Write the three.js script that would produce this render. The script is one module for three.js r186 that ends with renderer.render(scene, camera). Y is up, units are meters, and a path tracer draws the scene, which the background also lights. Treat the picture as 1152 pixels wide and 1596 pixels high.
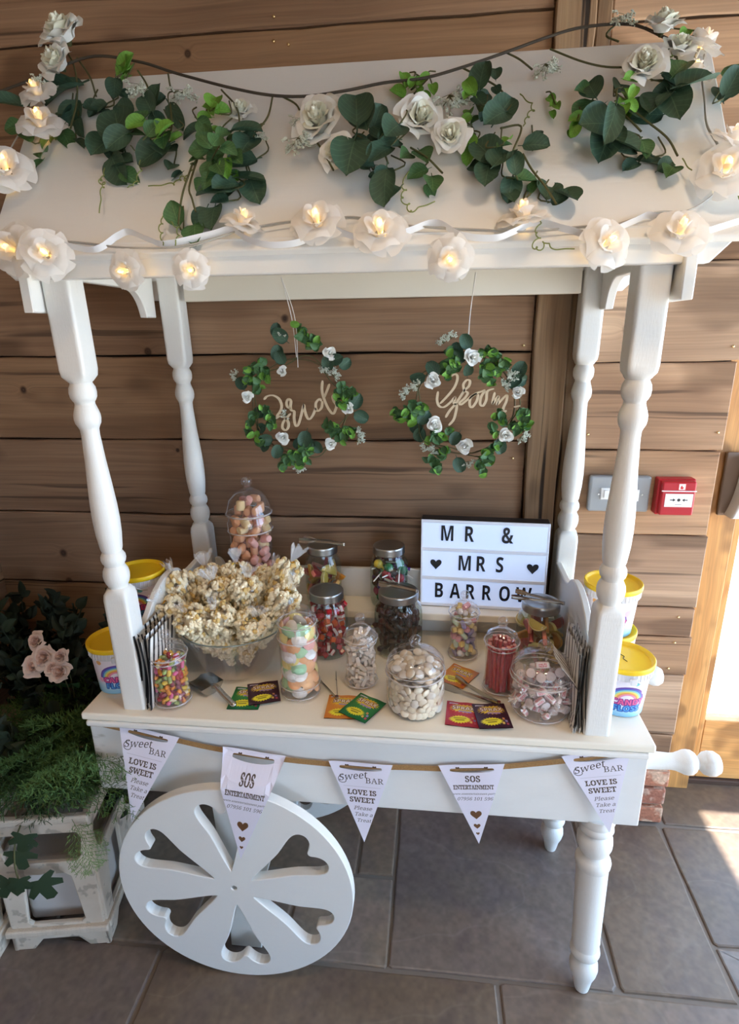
import * as THREE from 'three';
import { RoundedBoxGeometry } from 'three/addons/geometries/RoundedBoxGeometry.js';
import { TextGeometry } from 'three/addons/geometries/TextGeometry.js';
import { FontLoader } from 'three/addons/loaders/FontLoader.js';
import { mergeGeometries, toCreasedNormals } from 'three/addons/utils/BufferGeometryUtils.js';
import { TessellateModifier } from 'three/addons/modifiers/TessellateModifier.js';
import { RectAreaLightUniformsLib } from 'three/addons/lights/RectAreaLightUniformsLib.js';
RectAreaLightUniformsLib.init();

// ---------- camera, sky, sun, exposure ----------
const scene = new THREE.Scene();
const camera = new THREE.PerspectiveCamera(82.82, 1152 / 1596, 0.02, 200);
camera.position.set(0.1521, 1.4646, 1.0006);
camera.rotation.set(-0.3025, 0.1112, -0.0152, 'YXZ');
const renderer = new THREE.WebGLRenderer({ antialias: true });
renderer.toneMapping = THREE.LinearToneMapping;
renderer.toneMappingExposure = 1.0;
renderer.shadowMap.enabled = true;
scene.background = new THREE.Color(0.46, 0.69, 1.0);   // bright hazy summer sky
scene.backgroundIntensity = 9.4;
const sun = new THREE.DirectionalLight(new THREE.Color(1.0, 0.95, 0.88), 26);
sun.position.set(5.7358, 8.1915, 0);                    // high in the east, through the glazed side doors
sun.castShadow = true;
Object.assign(sun.shadow.camera, { left: -5, right: 5, top: 5, bottom: -5, near: 0.1, far: 30 });
sun.shadow.mapSize.set(2048, 2048);
scene.add(sun, sun.target);

// ---------- helpers ----------
function rng(seed) { let a = seed >>> 0; return () => { a = (a + 0x6d2b79f5) >>> 0; let t = Math.imul(a ^ (a >>> 15), 1 | a); t = (t + Math.imul(t ^ (t >>> 7), 61 | t)) ^ t; return ((t ^ (t >>> 14)) >>> 0) / 4294967296; }; }
const V3 = (x, y, z) => new THREE.Vector3(x, y, z);
const lerp = (a, b, t) => a + (b - a) * t, clamp = (x, a = 0, b = 1) => Math.min(b, Math.max(a, x));
const sstep = (a, b, x) => { const t = clamp((x - a) / (b - a)); return t * t * (3 - 2 * t); };
const taken = {};
function numbered(name) { const n = taken[name] = (taken[name] ?? -1) + 1; return n ? `${name}_${String(n).padStart(3, '0')}` : name; }
function thing(name, label, category, pos = [0, 0, 0], turn = 0, group) {
  const o = new THREE.Group(); o.name = numbered(name); o.position.set(...pos); o.rotation.y = turn;
  o.userData = { label, category }; if (group) o.userData.group = group;
  scene.add(o); return o;
}
function part(name, geo, mat, parent, label) {
  const m = new THREE.Mesh(geo, mat); m.name = name; m.castShadow = m.receiveShadow = true; parent.add(m);
  if (label) m.userData.label = label;
  return m;
}
function solo(name, geo, mat, label, category, group) {           // a thing that is one mesh
  const m = part(numbered(name), geo, mat, scene); m.userData = { label, category }; if (group) m.userData.group = group; return m;
}
function structure(name, geo, mat) { const m = geo ? new THREE.Mesh(geo, mat) : new THREE.Group(); m.name = name; m.userData.kind = 'structure'; m.castShadow = m.receiveShadow = true; scene.add(m); return m; }
function copyOf(src, label, group) { const c = src.clone(); c.name = numbered(src.name.replace(/_\d{3}$/, '')); c.userData = { ...src.userData, ...(label ? { label } : {}), ...(group ? { group } : {}) }; scene.add(c); return c; }
function clean(g) { const n = g.index ? g.toNonIndexed() : g; for (const k of Object.keys(n.attributes)) if (!['position', 'normal', 'uv'].includes(k)) n.deleteAttribute(k); if (!n.attributes.uv) n.setAttribute('uv', new THREE.BufferAttribute(new Float32Array(n.attributes.position.count * 2), 2)); if (!n.attributes.normal) n.computeVertexNormals(); n.morphAttributes = {}; return n; }
const merge = (list) => mergeGeometries(list.map(clean));
const M4 = (p, e = [0, 0, 0], s = 1) => new THREE.Matrix4().compose(V3(...p), new THREE.Quaternion().setFromEuler(new THREE.Euler(...e)), typeof s === 'number' ? V3(s, s, s) : V3(...s));
const box = (w, h, d, r = 0.002, p = [0, 0, 0], e = [0, 0, 0]) => new RoundedBoxGeometry(w, h, d, 2, Math.min(r, w / 2.01, h / 2.01, d / 2.01)).applyMatrix4(M4(p, e));
const lathe = (pts, seg = 40) => new THREE.LatheGeometry(pts.map(([r, y]) => new THREE.Vector2(r, y)), seg);
const curve = (pts, closed = false, t = 0.5) => new THREE.CatmullRomCurve3(pts.map((p) => V3(...p)), closed, 'catmullrom', t);
const tube = (pts, r, seg = 24, rad = 6, closed = false) => new THREE.TubeGeometry(pts.isCurve || pts.getPoint ? pts : curve(pts, closed), seg, r, rad, closed);
function extrude(shape, depth, bevel = 0.001, seg = 1, curveSegments = 12) {
  return new THREE.ExtrudeGeometry(shape, { depth: Math.max(depth - 2 * bevel, 1e-4), bevelEnabled: bevel > 0, bevelThickness: bevel, bevelSize: bevel, bevelOffset: -bevel, bevelSegments: seg, curveSegments }).translate(0, 0, bevel);
}
const poly = (pts) => new THREE.Shape(pts.map(([x, y]) => new THREE.Vector2(x, y)));
// rings of a turned post: [y, r, k], k = 1 square with eased corners, 0 round
function loft(rings, n = 48, p = 1.36) {
  const pos = [], uv = [], idx = [], crisp = new Set(); rings = rings.flatMap((q) => q[3] ? [q, q] : [q]); rings.forEach((q, i) => { if (q === rings[i + 1]) crisp.add(i); });
  rings.forEach(([y, r, k]) => { for (let i = 0; i < n; i++) { const a = (i + 0.5) / n * Math.PI * 2, sq = Math.min(1 / Math.max(Math.abs(Math.cos(a)), Math.abs(Math.sin(a))), p), q = r * lerp(1, sq, k || 0); pos.push(q * Math.cos(a), y, q * Math.sin(a)); uv.push(i / n, y); } });
  for (let j = 0; j < rings.length - 1; j++) if (!crisp.has(j)) for (let i = 0; i < n; i++) { const a = j * n + i, b = j * n + (i + 1) % n, c = a + n, d = b + n; idx.push(a, c, b, b, c, d); }
  for (const [j, flip] of [[0, 0], [rings.length - 1, 1]]) { const s = pos.length / 3; for (let i = 0; i < n; i++) { pos.push(...pos.slice((j * n + i) * 3, (j * n + i) * 3 + 3)); uv.push(0, 0); } const c = pos.length / 3; pos.push(0, rings[j][0], 0); uv.push(0, 0); for (let i = 0; i < n; i++) { const a = s + i, b = s + (i + 1) % n; flip ? idx.push(c, b, a) : idx.push(c, a, b); } }
  const g = new THREE.BufferGeometry(); g.setAttribute('position', new THREE.Float32BufferAttribute(pos, 3)); g.setAttribute('uv', new THREE.Float32BufferAttribute(uv, 2)); g.setIndex(idx); g.computeVertexNormals();
  return g;
}
// a sheet given by f(u, v) -> [x, y, z], u and v in 0..1
function sheet(f, nu, nv) {
  const pos = [], uv = [], idx = [];
  for (let j = 0; j <= nv; j++) for (let i = 0; i <= nu; i++) { pos.push(...f(i / nu, j / nv)); uv.push(i / nu, j / nv); }
  for (let j = 0; j < nv; j++) for (let i = 0; i < nu; i++) { const a = j * (nu + 1) + i, b = a + 1, c = a + nu + 1, d = c + 1; idx.push(a, b, c, b, d, c); }
  const g = new THREE.BufferGeometry(); g.setAttribute('position', new THREE.Float32BufferAttribute(pos, 3)); g.setAttribute('uv', new THREE.Float32BufferAttribute(uv, 2)); g.setIndex(idx); g.computeVertexNormals(); return g;
}
function boxUV(g, k = 1, du = 0, dv = 0, swap = false) {            // uv in metres from the dominant face direction
  g = g.index ? g.toNonIndexed() : g; const p = g.attributes.position, n = g.attributes.normal, uv = new Float32Array(p.count * 2);
  for (let i = 0; i < p.count; i++) { const ax = Math.abs(n.getX(i)), ay = Math.abs(n.getY(i)), az = Math.abs(n.getZ(i)); let a, b; if (az >= ax && az >= ay) { a = p.getX(i); b = p.getY(i); } else if (ay >= ax) { a = p.getX(i); b = p.getZ(i); } else { a = p.getZ(i); b = p.getY(i); } if (swap) [a, b] = [b, a]; uv[2 * i] = a * k + du; uv[2 * i + 1] = b * k + dv; }
  g.setAttribute('uv', new THREE.BufferAttribute(uv, 2)); return g;
}
// noise
const hash2 = (x, y, s) => { let h = Math.imul(x | 0, 374761393) + Math.imul(y | 0, 668265263) + Math.imul(s | 0, 974634721); h = Math.imul(h ^ (h >>> 13), 1274126177); return ((h ^ (h >>> 16)) >>> 0) / 4294967296; };
function vnoise(x, y, s, px = 1e9, py = 1e9) { const xi = Math.floor(x), yi = Math.floor(y), fx = x - xi, fy = y - yi, u = fx * fx * (3 - 2 * fx), v = fy * fy * (3 - 2 * fy), m = (a, p) => ((a % p) + p) % p; const x0 = m(xi, px), x1 = m(xi + 1, px), y0 = m(yi, py), y1 = m(yi + 1, py); return lerp(lerp(hash2(x0, y0, s), hash2(x1, y0, s), u), lerp(hash2(x0, y1, s), hash2(x1, y1, s), u), v); }
function fbm(x, y, s, px, py, o = 4) { let a = 0.5, r = 0, t = 0; for (let i = 0; i < o; i++) { r += a * vnoise(x, y, s + i * 17, px, py); t += a; a *= 0.5; x *= 2; y *= 2; px *= 2; py *= 2; } return r / t; }
function dataTex(w, h, f, srgb = true) {                            // f(u, v) -> [r, g, b] 0..1
  const d = new Uint8Array(w * h * 4); for (let j = 0; j < h; j++) for (let i = 0; i < w; i++) { const c = f(i / w, j / h), k = (j * w + i) * 4; d[k] = clamp(c[0]) * 255; d[k + 1] = clamp(c[1]) * 255; d[k + 2] = clamp(c[2]) * 255; d[k + 3] = 255; }
  const t = new THREE.DataTexture(d, w, h); t.wrapS = t.wrapT = THREE.RepeatWrapping; t.magFilter = THREE.LinearFilter; t.minFilter = THREE.LinearMipmapLinearFilter; t.generateMipmaps = true; if (srgb) t.colorSpace = THREE.SRGBColorSpace; t.needsUpdate = true; return t;
}
function canvasTex(w, h, draw) { const c = document.createElement('canvas'); c.width = w; c.height = h; draw(c.getContext('2d'), w, h); const t = new THREE.CanvasTexture(c); t.colorSpace = THREE.SRGBColorSpace; t.magFilter = THREE.LinearFilter; t.anisotropy = 8; return t; }
const scaled = (t, sx, sy) => { const c = t.clone(); c.repeat.set(sx, sy); c.needsUpdate = true; return c; };
const hex = (h) => [(h >> 16 & 255) / 255, (h >> 8 & 255) / 255, (h & 255) / 255];
const mix3 = (a, b, t) => [lerp(a[0], b[0], t), lerp(a[1], b[1], t), lerp(a[2], b[2], t)];
const std = (o) => new THREE.MeshStandardMaterial(o), phy = (o) => new THREE.MeshPhysicalMaterial(o);
function loadFont(n) { return new FontLoader().loadAsync(`fonts/droid/${n}.typeface.json`); }
const boldFont = await loadFont('droid_sans_bold');
const GARLAND_LEAVES=[[-.541,.346,.03,.073,200,0],[-.514,.293,.025,.053,260,0],[-.49,.262,.02,.043,290,3],[-.523,.245,.03,.028,240,1],[-.516,.241,.02,.038,300,1],[-.482,.223,.015,.038,310,3],[-.551,.228,.02,.021,230,1],[-.543,.193,.015,.035,280,1],[-.466,.306,.03,.034,200,0],[-.44,.349,.03,.036,270,0],[-.48,.312,.02,.029,180,0],[-.463,.306,.02,.027,320,0],[-.61,.274,.05,.052,200,0],[-.594,.234,.05,.033,180,1],[-.408,.364,.06,.042,100,2],[-.397,.357,.06,.035,60,2],[-.411,.351,.06,.033,180,2],[-.402,.347,.06,.033,300,2],[-.406,.237,.03,.07,110,0],[-.434,.201,.02,.051,250,0],[-.398,.156,.03,.054,300,0],[-.331,.17,.04,.058,200,0],[-.315,.172,.03,.041,300,0],[-.376,.143,.02,.036,330,1],[-.356,.28,.04,.042,120,0],[-.357,.248,.05,.037,70,1],[-.351,.31,.03,.043,80,0],[-.306,.26,.04,.051,300,3],[-.312,.213,.06,.036,90,2],[-.3,.191,.06,.033,30,2],[-.319,.196,.05,.031,200,2],[-.364,.224,.05,.034,200,2],[-.299,.15,.02,.027,270,0],[-.41,.292,.02,.038,140,0],[-.324,.199,.06,.031,60,1],[-.308,.183,.05,.036,280,1],[-.393,.195,.045,.045,220,0],[-.376,.219,.04,.037,20,1],[-.27,.233,.03,.044,200,0],[-.241,.214,.05,.031,320,1],[-.227,.255,.06,.036,90,2],[-.231,.24,.06,.031,150,2],[-.219,.256,.05,.032,30,2],[-.22,.227,.06,.027,270,2],[-.164,.191,.05,.048,0,0],[-.163,.165,.04,.053,260,0],[-.241,.152,.05,.031,180,1],[-.248,.147,.04,.024,200,1],[-.226,.153,.06,.03,140,1],[-.214,.142,.05,.035,230,1],[-.224,.117,.05,.03,250,1],[-.199,.109,.05,.034,300,1],[-.173,.13,.05,.034,310,1],[-.184,.139,.06,.03,330,1],[-.189,.117,.05,.03,270,2],[-.204,.151,.07,.03,80,1],[-.198,.181,.06,.03,60,1],[-.214,.088,.03,.052,190,0],[-.161,.116,.03,.057,350,3],[-.194,.092,.03,.043,220,0],[-.221,.102,.04,.03,230,1],[-.275,.048,.02,.037,110,1],[-.239,.012,.015,.041,280,1],[-.232,.046,.02,.035,250,0],[-.211,.04,.025,.045,270,0],[-.229,.177,.06,.026,100,1],[-.186,.187,.05,.026,40,1],[.02,.21,.07,.064,95,0],[.034,.192,.045,.054,280,0],[.015,.125,.055,.065,262,0],[.053,.21,.04,.04,70,0],[.062,.181,.05,.043,80,0],[.081,.151,.06,.052,250,0],[.061,.127,.05,.045,230,0],[.038,.122,.03,.025,200,0],[.036,.143,.03,.029,110,0],[.07,.072,.045,.052,265,0],[.1,.139,.03,.03,240,1],[.129,.14,.025,.039,290,1],[.12,.117,.02,.032,200,1],[.145,.086,.02,.039,275,1],[.082,.292,.03,.028,140,2],[.092,.315,.03,.025,100,2],[.108,.298,.04,.02,60,2],[.119,.315,.03,.023,70,2],[.118,.294,.03,.021,280,2],[.129,.31,.03,.017,20,2],[.142,.286,.04,.022,280,2],[.099,.293,.03,.017,250,2],[.045,.175,.035,.029,330,0],[.221,.282,.05,.041,80,0],[.243,.281,.06,.024,90,0],[.202,.255,.05,.03,120,2],[.198,.236,.05,.024,240,2],[.217,.239,.04,.028,300,0],[.22,.227,.03,.029,260,1],[.255,.214,.05,.05,60,0],[.241,.188,.05,.051,230,0],[.226,.136,.04,.051,120,0],[.251,.114,.05,.05,60,0],[.229,.09,.035,.045,260,0],[.236,.111,.045,.039,240,0],[.269,.102,.04,.033,100,0],[.266,.075,.03,.037,260,0],[.291,.092,.03,.035,10,1],[.309,.169,.03,.024,60,0],[.306,.148,.03,.037,350,0],[.325,.079,.025,.044,80,0],[.352,.049,.02,.044,300,0],[.203,.182,.03,.02,120,2],[.203,.15,.03,.028,250,2],[.207,.163,.03,.02,300,2],[.261,.15,.05,.021,60,2],[.336,.262,.03,.018,120,2],[.341,.249,.03,.018,40,2],[.343,.232,.03,.018,280,2],[.255,.137,.05,.023,20,1],[.393,.244,.05,.04,100,0],[.381,.246,.04,.032,200,1],[.381,.215,.04,.04,230,1],[.405,.221,.045,.03,60,0],[.396,.185,.05,.025,90,2],[.391,.158,.045,.058,200,0],[.411,.149,.07,.071,255,3],[.41,.14,.05,.061,250,0],[.437,.134,.05,.042,330,0],[.434,.132,.03,.042,190,0],[.462,.212,.04,.039,300,0],[.438,.254,.05,.035,70,0],[.453,.252,.06,.027,20,2],[.441,.215,.06,.023,110,2],[.448,.212,.06,.021,60,2],[.434,.2,.06,.021,200,2],[.448,.194,.06,.021,320,2],[.434,.182,.06,.023,260,2],[.443,.223,.06,.019,90,2],[.469,.135,.03,.031,280,1],[.487,.128,.02,.046,350,3],[.47,.131,.02,.031,180,3],[.506,.096,.02,.036,240,1],[.365,.176,.04,.023,250,2],[.372,.197,.04,.024,180,2],[.364,.19,.04,.02,210,2],[.492,.219,.035,.059,240,0],[.513,.202,.05,.054,280,0],[.545,.233,.06,.057,20,0],[.52,.247,.05,.047,100,0],[.53,.276,.06,.047,55,1],[.517,.259,.055,.031,330,0],[.508,.246,.04,.035,200,0],[.611,.257,.03,.043,60,0],[.62,.295,.03,.032,100,1],[.545,.353,.05,.024,60,2],[.536,.342,.05,.022,200,2],[.513,.287,.05,.024,200,1]];
const GARLAND_STEM=[[-.675,.326,.03],[-.584,.368,.03],[-.493,.413,.03],[-.395,.391,.03],[-.325,.358,.03],[-.284,.34,.03],[-.209,.309,.03],[-.138,.286,.03],[-.072,.278,.03],[-.004,.286,.03],[.061,.299,.03],[.126,.304,.03],[.19,.324,.03],[.264,.354,.03],[.334,.384,.03],[.393,.402,.03],[.471,.4,.03],[.523,.361,.03]];
const GARLAND_TWIGS=[[[-.134,.29,.025],[-.137,.244,.025],[-.153,.209,.025]],[[-.117,.288,.025],[-.09,.266,.025],[-.076,.232,.025]],[[.265,.36,.025],[.286,.342,.025],[.306,.316,.025]],[[.337,.362,.025],[.385,.329,.025],[.424,.312,.025],[.464,.308,.025]],[[.19,.331,.025],[.217,.309,.025],[.248,.281,.025],[.263,.255,.025]],[[.251,.188,.025],[.28,.193,.025],[.283,.178,.025],[.27,.139,.025]],[[.285,.131,.025],[.298,.097,.025],[.316,.064,.025],[.331,.028,.025]],[[.456,.214,.025],[.478,.185,.025],[.503,.15,.025],[.514,.113,.025]],[[.432,.223,.025],[.454,.187,.025],[.466,.166,.025]],[[.105,.27,.025],[.121,.254,.025],[.136,.217,.025]],[[-.256,.144,.025],[-.263,.082,.025],[-.262,.041,.025],[-.26,.015,.025]],[[-.248,.164,.025],[-.254,.095,.025],[-.245,.067,.025],[-.235,.04,.025]],[[-.229,.313,.025],[-.194,.264,.025],[-.18,.196,.025]],[[-.25,.299,.025],[-.245,.222,.025],[-.223,.149,.025]],[[-.319,.289,.025],[-.306,.227,.025],[-.312,.176,.025]],[[-.395,.375,.025],[-.373,.341,.025],[-.349,.291,.025]],[[-.335,.362,.025],[-.321,.32,.025],[-.298,.303,.025]],[[-.523,.42,.025],[-.486,.367,.025],[-.463,.316,.025]],[[-.575,.477,.025],[-.526,.403,.025],[-.5,.319,.025],[-.495,.24,.025]],[[.536,.322,.025],[.534,.264,.025],[.512,.238,.025]],[[-.077,.225,.025],[-.04,.165,.025],[-.015,.115,.025]],[[.037,.217,.025],[.066,.179,.025],[.093,.157,.025]],[[.108,.156,.025],[.134,.134,.025],[.16,.099,.025]],[[.061,.173,.025],[.067,.145,.025],[.073,.124,.025]],[[.447,.411,.025],[.43,.386,.025],[.449,.369,.025]]];
const GARLAND_TENDRILS=[[[-.419,.154,.012],[-.417,.135,.012],[-.421,.125,.012],[-.412,.117,.012],[-.414,.103,.012],[-.408,.055,.012]],[[-.256,.144,.012],[-.265,.131,.012],[-.269,.12,.012],[-.276,.124,.012],[-.284,.113,.012],[-.296,.111,.012],[-.332,.109,.012]],[[-.295,.043,.012],[-.294,.016,.012],[-.284,-.017,.012]],[[.106,.116,.012],[.096,.09,.012],[.102,.077,.012],[.096,.061,.012],[.107,.048,.012],[.111,.033,.012],[.121,.039,.012],[.149,.052,.012]],[[.305,.022,.012],[.308,.003,.012],[.3,-.015,.012],[.305,-.023,.012],[.297,-.042,.012],[.306,-.045,.012],[.314,-.033,.012],[.325,-.046,.012],[.355,-.048,.012]],[[.525,.118,.012],[.534,.094,.012],[.542,.084,.012],[.562,.09,.012],[.573,.071,.012],[.581,.077,.012],[.584,.052,.012],[.596,.039,.012],[.594,.015,.012]],[[-.279,.031,.012],[-.263,.012,.012],[-.264,-.018,.012]],[[.286,.274,.012],[.306,.243,.012],[.297,.222,.012],[.289,.201,.012]],[[-.381,.203,.012],[-.356,.172,.012],[-.354,.121,.012],[-.369,.108,.012]]];
const GARLAND_ROSES=[[-.536,.439,.06,.042,-.2,.3],[-.538,.377,.05,.035,-.3,.1],[-.045,.217,.035,.043,-.25,-.1],[-.012,.149,.03,.029,-.35,-.3],[.122,.216,.03,.035,.3,-.2],[.171,.174,.03,.028,-.1,-.35],[.505,.353,.06,.031,.0,.6],[.473,.276,.05,.033,-.15,0],[.535,.326,.04,.027,.1,.3],[-.192,.274,.015,.025,0,.2]];
const GARLAND_SPRIGS=[[-.079,.169,.03,.03],[-.15,.2,.02,.017],[.169,.244,.03,.036],[.326,.307,.03,.027],[.453,.382,.05,.023],[-.374,.304,.04,.027],[-.295,.296,.03,.029],[-.55,.314,.06,.016],[-.081,.219,.03,.017]];
const LIT_ROSES=[[-.561,.307,.06,.034,-.1,.2],[-.546,.245,.05,.04,.2,.3],[-.584,.141,.05,.046,.4,.0],[-.543,-.017,.03,.042,-.2,-.5],[-.48,-.031,.035,.039,.5,-.5],[-.341,-.065,.03,.03,-.3,-.9],[-.231,-.066,.03,.028,.2,-.9],[-.157,.029,.03,.033,.4,.7],[-.035,.017,.035,.04,0,0],[.066,-.007,.035,.041,0,-.05],[.173,-.06,.03,.032,-.1,-1.0],[.283,.02,.03,.039,-.2,.8],[.401,-.044,.035,.037,.3,-.4],[.501,-.031,.04,.041,-.1,.05],[.573,.071,.05,.042,-.3,-.2],[.591,.132,.05,.034,.4,.5],[.573,.339,.05,.035,.4,.8],[.56,.291,.04,.03,.3,.9]];
const LIGHT_WIRE=[[-.603,.026,.008],[-.548,.021,.008],[-.509,.013,.008],[-.47,.006,.008],[-.417,-.003,.008],[-.363,-.011,.008],[-.293,-.015,.008],[-.239,-.012,.008],[-.198,.002,.008],[-.162,.015,.008],[-.116,.023,.008],[-.074,.029,.008],[-.032,.028,.008],[.014,.033,.008],[.063,.023,.008],[.112,.013,.008],[.171,.004,.008],[.23,-.002,.008],[.288,-.006,.008],[.345,-.003,.008],[.378,-.001,.008],[.412,.0,.008],[.458,.015,.008],[.486,.021,.008],[.519,.022,.008],[.547,.036,.008],[.568,.057,.008],[.569,.084,.008],[.585,.113,.008],[.583,.152,.008],[.573,.193,.008],[.576,.249,.008],[.579,.302,.008],[.59,.358,.008]];
const LIGHT_WIRE_UP=[[-.628,.119,.008],[-.626,.178,.008],[-.615,.231,.008],[-.604,.285,.008],[-.595,.325,.008],[-.614,.376,.008]];
const RIBBON_PATH=[[-.589,-.009,.006],[-.535,.008,.006],[-.507,-.001,.006],[-.469,-.003,.006],[-.404,-.018,.006],[-.368,.009,.006],[-.349,.016,.006],[-.313,-.001,.006],[-.281,-.011,.006],[-.21,.005,.006],[-.177,.014,.006],[-.15,-.005,.006],[-.114,-.019,.006],[-.07,-.018,.006],[-.04,-.004,.006],[-.016,.01,.006],[.011,-.003,.006],[.047,-.017,.006],[.078,-.016,.006],[.112,-.0,.006],[.152,.013,.006],[.191,-.013,.006],[.24,-.02,.006],[.269,-.009,.006],[.303,.007,.006],[.345,-.007,.006],[.391,-.021,.006],[.444,.003,.006],[.472,.012,.006],[.509,-.026,.006],[.537,-.022,.006],[.595,-.002,.006]];
const WREATH_PLANS=[{roses:[[-.095,1.415,.017],[-.213,1.372,.014],[-.306,1.313,.016],[-.221,1.213,.018],[-.101,1.198,.016],[-.053,1.283,.016]],hoop:[-.18,1.284],big:[[-.224,1.47],[-.214,1.457],[-.227,1.417],[-.217,1.406],[-.099,1.395],[-.06,1.391],[-.078,1.402],[-.165,1.208],[-.136,1.186],[-.158,1.193],[-.024,1.262],[-.038,1.301],[-.324,1.345],[-.272,1.188],[-.28,1.233],[-.281,1.273],[-.267,1.207],[-.238,1.176],[-.184,1.196]],green:[[-.16,1.469],[-.15,1.456],[-.14,1.446],[-.157,1.449],[-.13,1.432],[-.144,1.436],[-.167,1.476],[-.126,1.442],[-.292,1.372],[-.276,1.386],[-.266,1.379],[-.255,1.369],[-.289,1.359],[-.275,1.348],[-.261,1.39],[-.253,1.358],[-.297,1.352],[-.273,1.33],[-.263,1.362],[-.289,1.266],[-.265,1.28],[-.251,1.266],[-.301,1.248],[-.307,1.225],[-.281,1.214],[-.275,1.196],[-.253,1.244],[-.244,1.259],[-.069,1.336],[-.059,1.326],[-.066,1.312],[-.052,1.315],[-.077,1.319],[-.063,1.301],[-.07,1.294],[-.048,1.329],[-.094,1.244],[-.083,1.23],[-.069,1.223],[-.057,1.234],[-.098,1.226],[-.076,1.212],[-.101,1.237],[-.05,1.219],[-.108,1.244],[-.217,1.155],[-.206,1.147],[-.19,1.163],[-.175,1.17],[-.164,1.155],[-.179,1.148],[-.197,1.178],[-.222,1.14],[-.17,1.185],[-.156,1.174]],sprig:[[-.211,1.45],[-.111,1.368],[-.09,1.364],[-.207,1.269],[-.036,1.223],[-.031,1.212],[-.184,1.136],[-.329,1.362]]},{roses:[[.239,1.401,.022],[.15,1.347,.021],[.155,1.245,.021],[.232,1.195,.022],[.327,1.22,.018],[.349,1.32,.016]],hoop:[.228,1.289],big:[[.209,1.406],[.204,1.418],[.224,1.437],[.149,1.376],[.113,1.357],[.351,1.373],[.352,1.35],[.34,1.347],[.121,1.258],[.111,1.234],[.128,1.262],[.121,1.217],[.207,1.211],[.231,1.375],[.219,1.144],[.315,1.19]],green:[[.191,1.415],[.198,1.403],[.188,1.393],[.2,1.387],[.182,1.384],[.192,1.374],[.179,1.364],[.203,1.377],[.269,1.408],[.282,1.411],[.292,1.399],[.27,1.386],[.28,1.376],[.293,1.373],[.305,1.392],[.318,1.392],[.312,1.376],[.274,1.36],[.285,1.347],[.264,1.367],[.063,1.275],[.073,1.265],[.087,1.272],[.097,1.292],[.087,1.262],[.104,1.279],[.114,1.285],[.1,1.258],[.127,1.282],[.189,1.231],[.179,1.217],[.162,1.214],[.149,1.21],[.166,1.224],[.157,1.154],[.17,1.169],[.184,1.179],[.146,1.158],[.161,1.137],[.302,1.262],[.311,1.272],[.299,1.245],[.297,1.228],[.322,1.258],[.342,1.245],[.357,1.272],[.367,1.275],[.365,1.255],[.372,1.245],[.356,1.235],[.285,1.183],[.299,1.19],[.279,1.169],[.29,1.159],[.273,1.152],[.274,1.131],[.308,1.197],[.267,1.141]],sprig:[[.174,1.434],[.19,1.444],[.097,1.325],[.117,1.335],[.087,1.316],[.139,1.193],[.163,1.183],[.239,1.155],[.266,1.162],[.323,1.35],[.333,1.357],[.314,1.334],[.367,1.221],[.361,1.215]]}];
const WORD_STROKES=[[[[-.265,1.306],[-.256,1.314],[-.241,1.316],[-.227,1.308],[-.221,1.292],[-.225,1.278],[-.236,1.264]],[[-.238,1.259],[-.226,1.265],[-.213,1.26],[-.206,1.248],[-.208,1.236],[-.215,1.23],[-.222,1.236],[-.22,1.248],[-.212,1.259],[-.199,1.272]],[[-.198,1.284],[-.206,1.288],[-.208,1.298],[-.203,1.307],[-.197,1.302],[-.199,1.288],[-.197,1.28],[-.19,1.276],[-.191,1.26],[-.189,1.244],[-.184,1.241],[-.178,1.252],[-.171,1.274],[-.165,1.295]],[[-.165,1.295],[-.163,1.278],[-.158,1.262],[-.152,1.258],[-.143,1.268],[-.135,1.286]],[[-.12,1.302],[-.125,1.307],[-.134,1.298],[-.135,1.284],[-.13,1.278],[-.121,1.286],[-.118,1.302]],[[-.099,1.343],[-.107,1.324],[-.114,1.31]],[[-.116,1.351],[-.118,1.328],[-.113,1.306],[-.104,1.284],[-.093,1.271],[-.086,1.282],[-.084,1.292],[-.09,1.302],[-.092,1.314],[-.083,1.321]]],[[[.19,1.359],[.203,1.364],[.208,1.355],[.202,1.335],[.187,1.315],[.168,1.295]],[[.163,1.324],[.161,1.304],[.166,1.29],[.177,1.287],[.19,1.296],[.204,1.312]],[[.205,1.312],[.201,1.297],[.208,1.291],[.206,1.273],[.201,1.256],[.19,1.243]],[[.182,1.262],[.192,1.279],[.206,1.296],[.221,1.32],[.225,1.326]],[[.225,1.324],[.222,1.339],[.229,1.35],[.237,1.348],[.235,1.336],[.225,1.326],[.233,1.32],[.226,1.308],[.215,1.298],[.218,1.293],[.232,1.304],[.25,1.318],[.266,1.324],[.274,1.327]],[[.254,1.32],[.24,1.308],[.239,1.291],[.245,1.287],[.255,1.302],[.258,1.318]],[[.274,1.326],[.265,1.312],[.263,1.295],[.27,1.29],[.277,1.304],[.279,1.324],[.294,1.33]],[[.296,1.322],[.291,1.293]],[[.291,1.293],[.305,1.312],[.302,1.291]],[[.302,1.291],[.318,1.31],[.325,1.314],[.324,1.301],[.318,1.285],[.319,1.275],[.326,1.279]],[[.342,1.287],[.357,1.29]]]];
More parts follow.
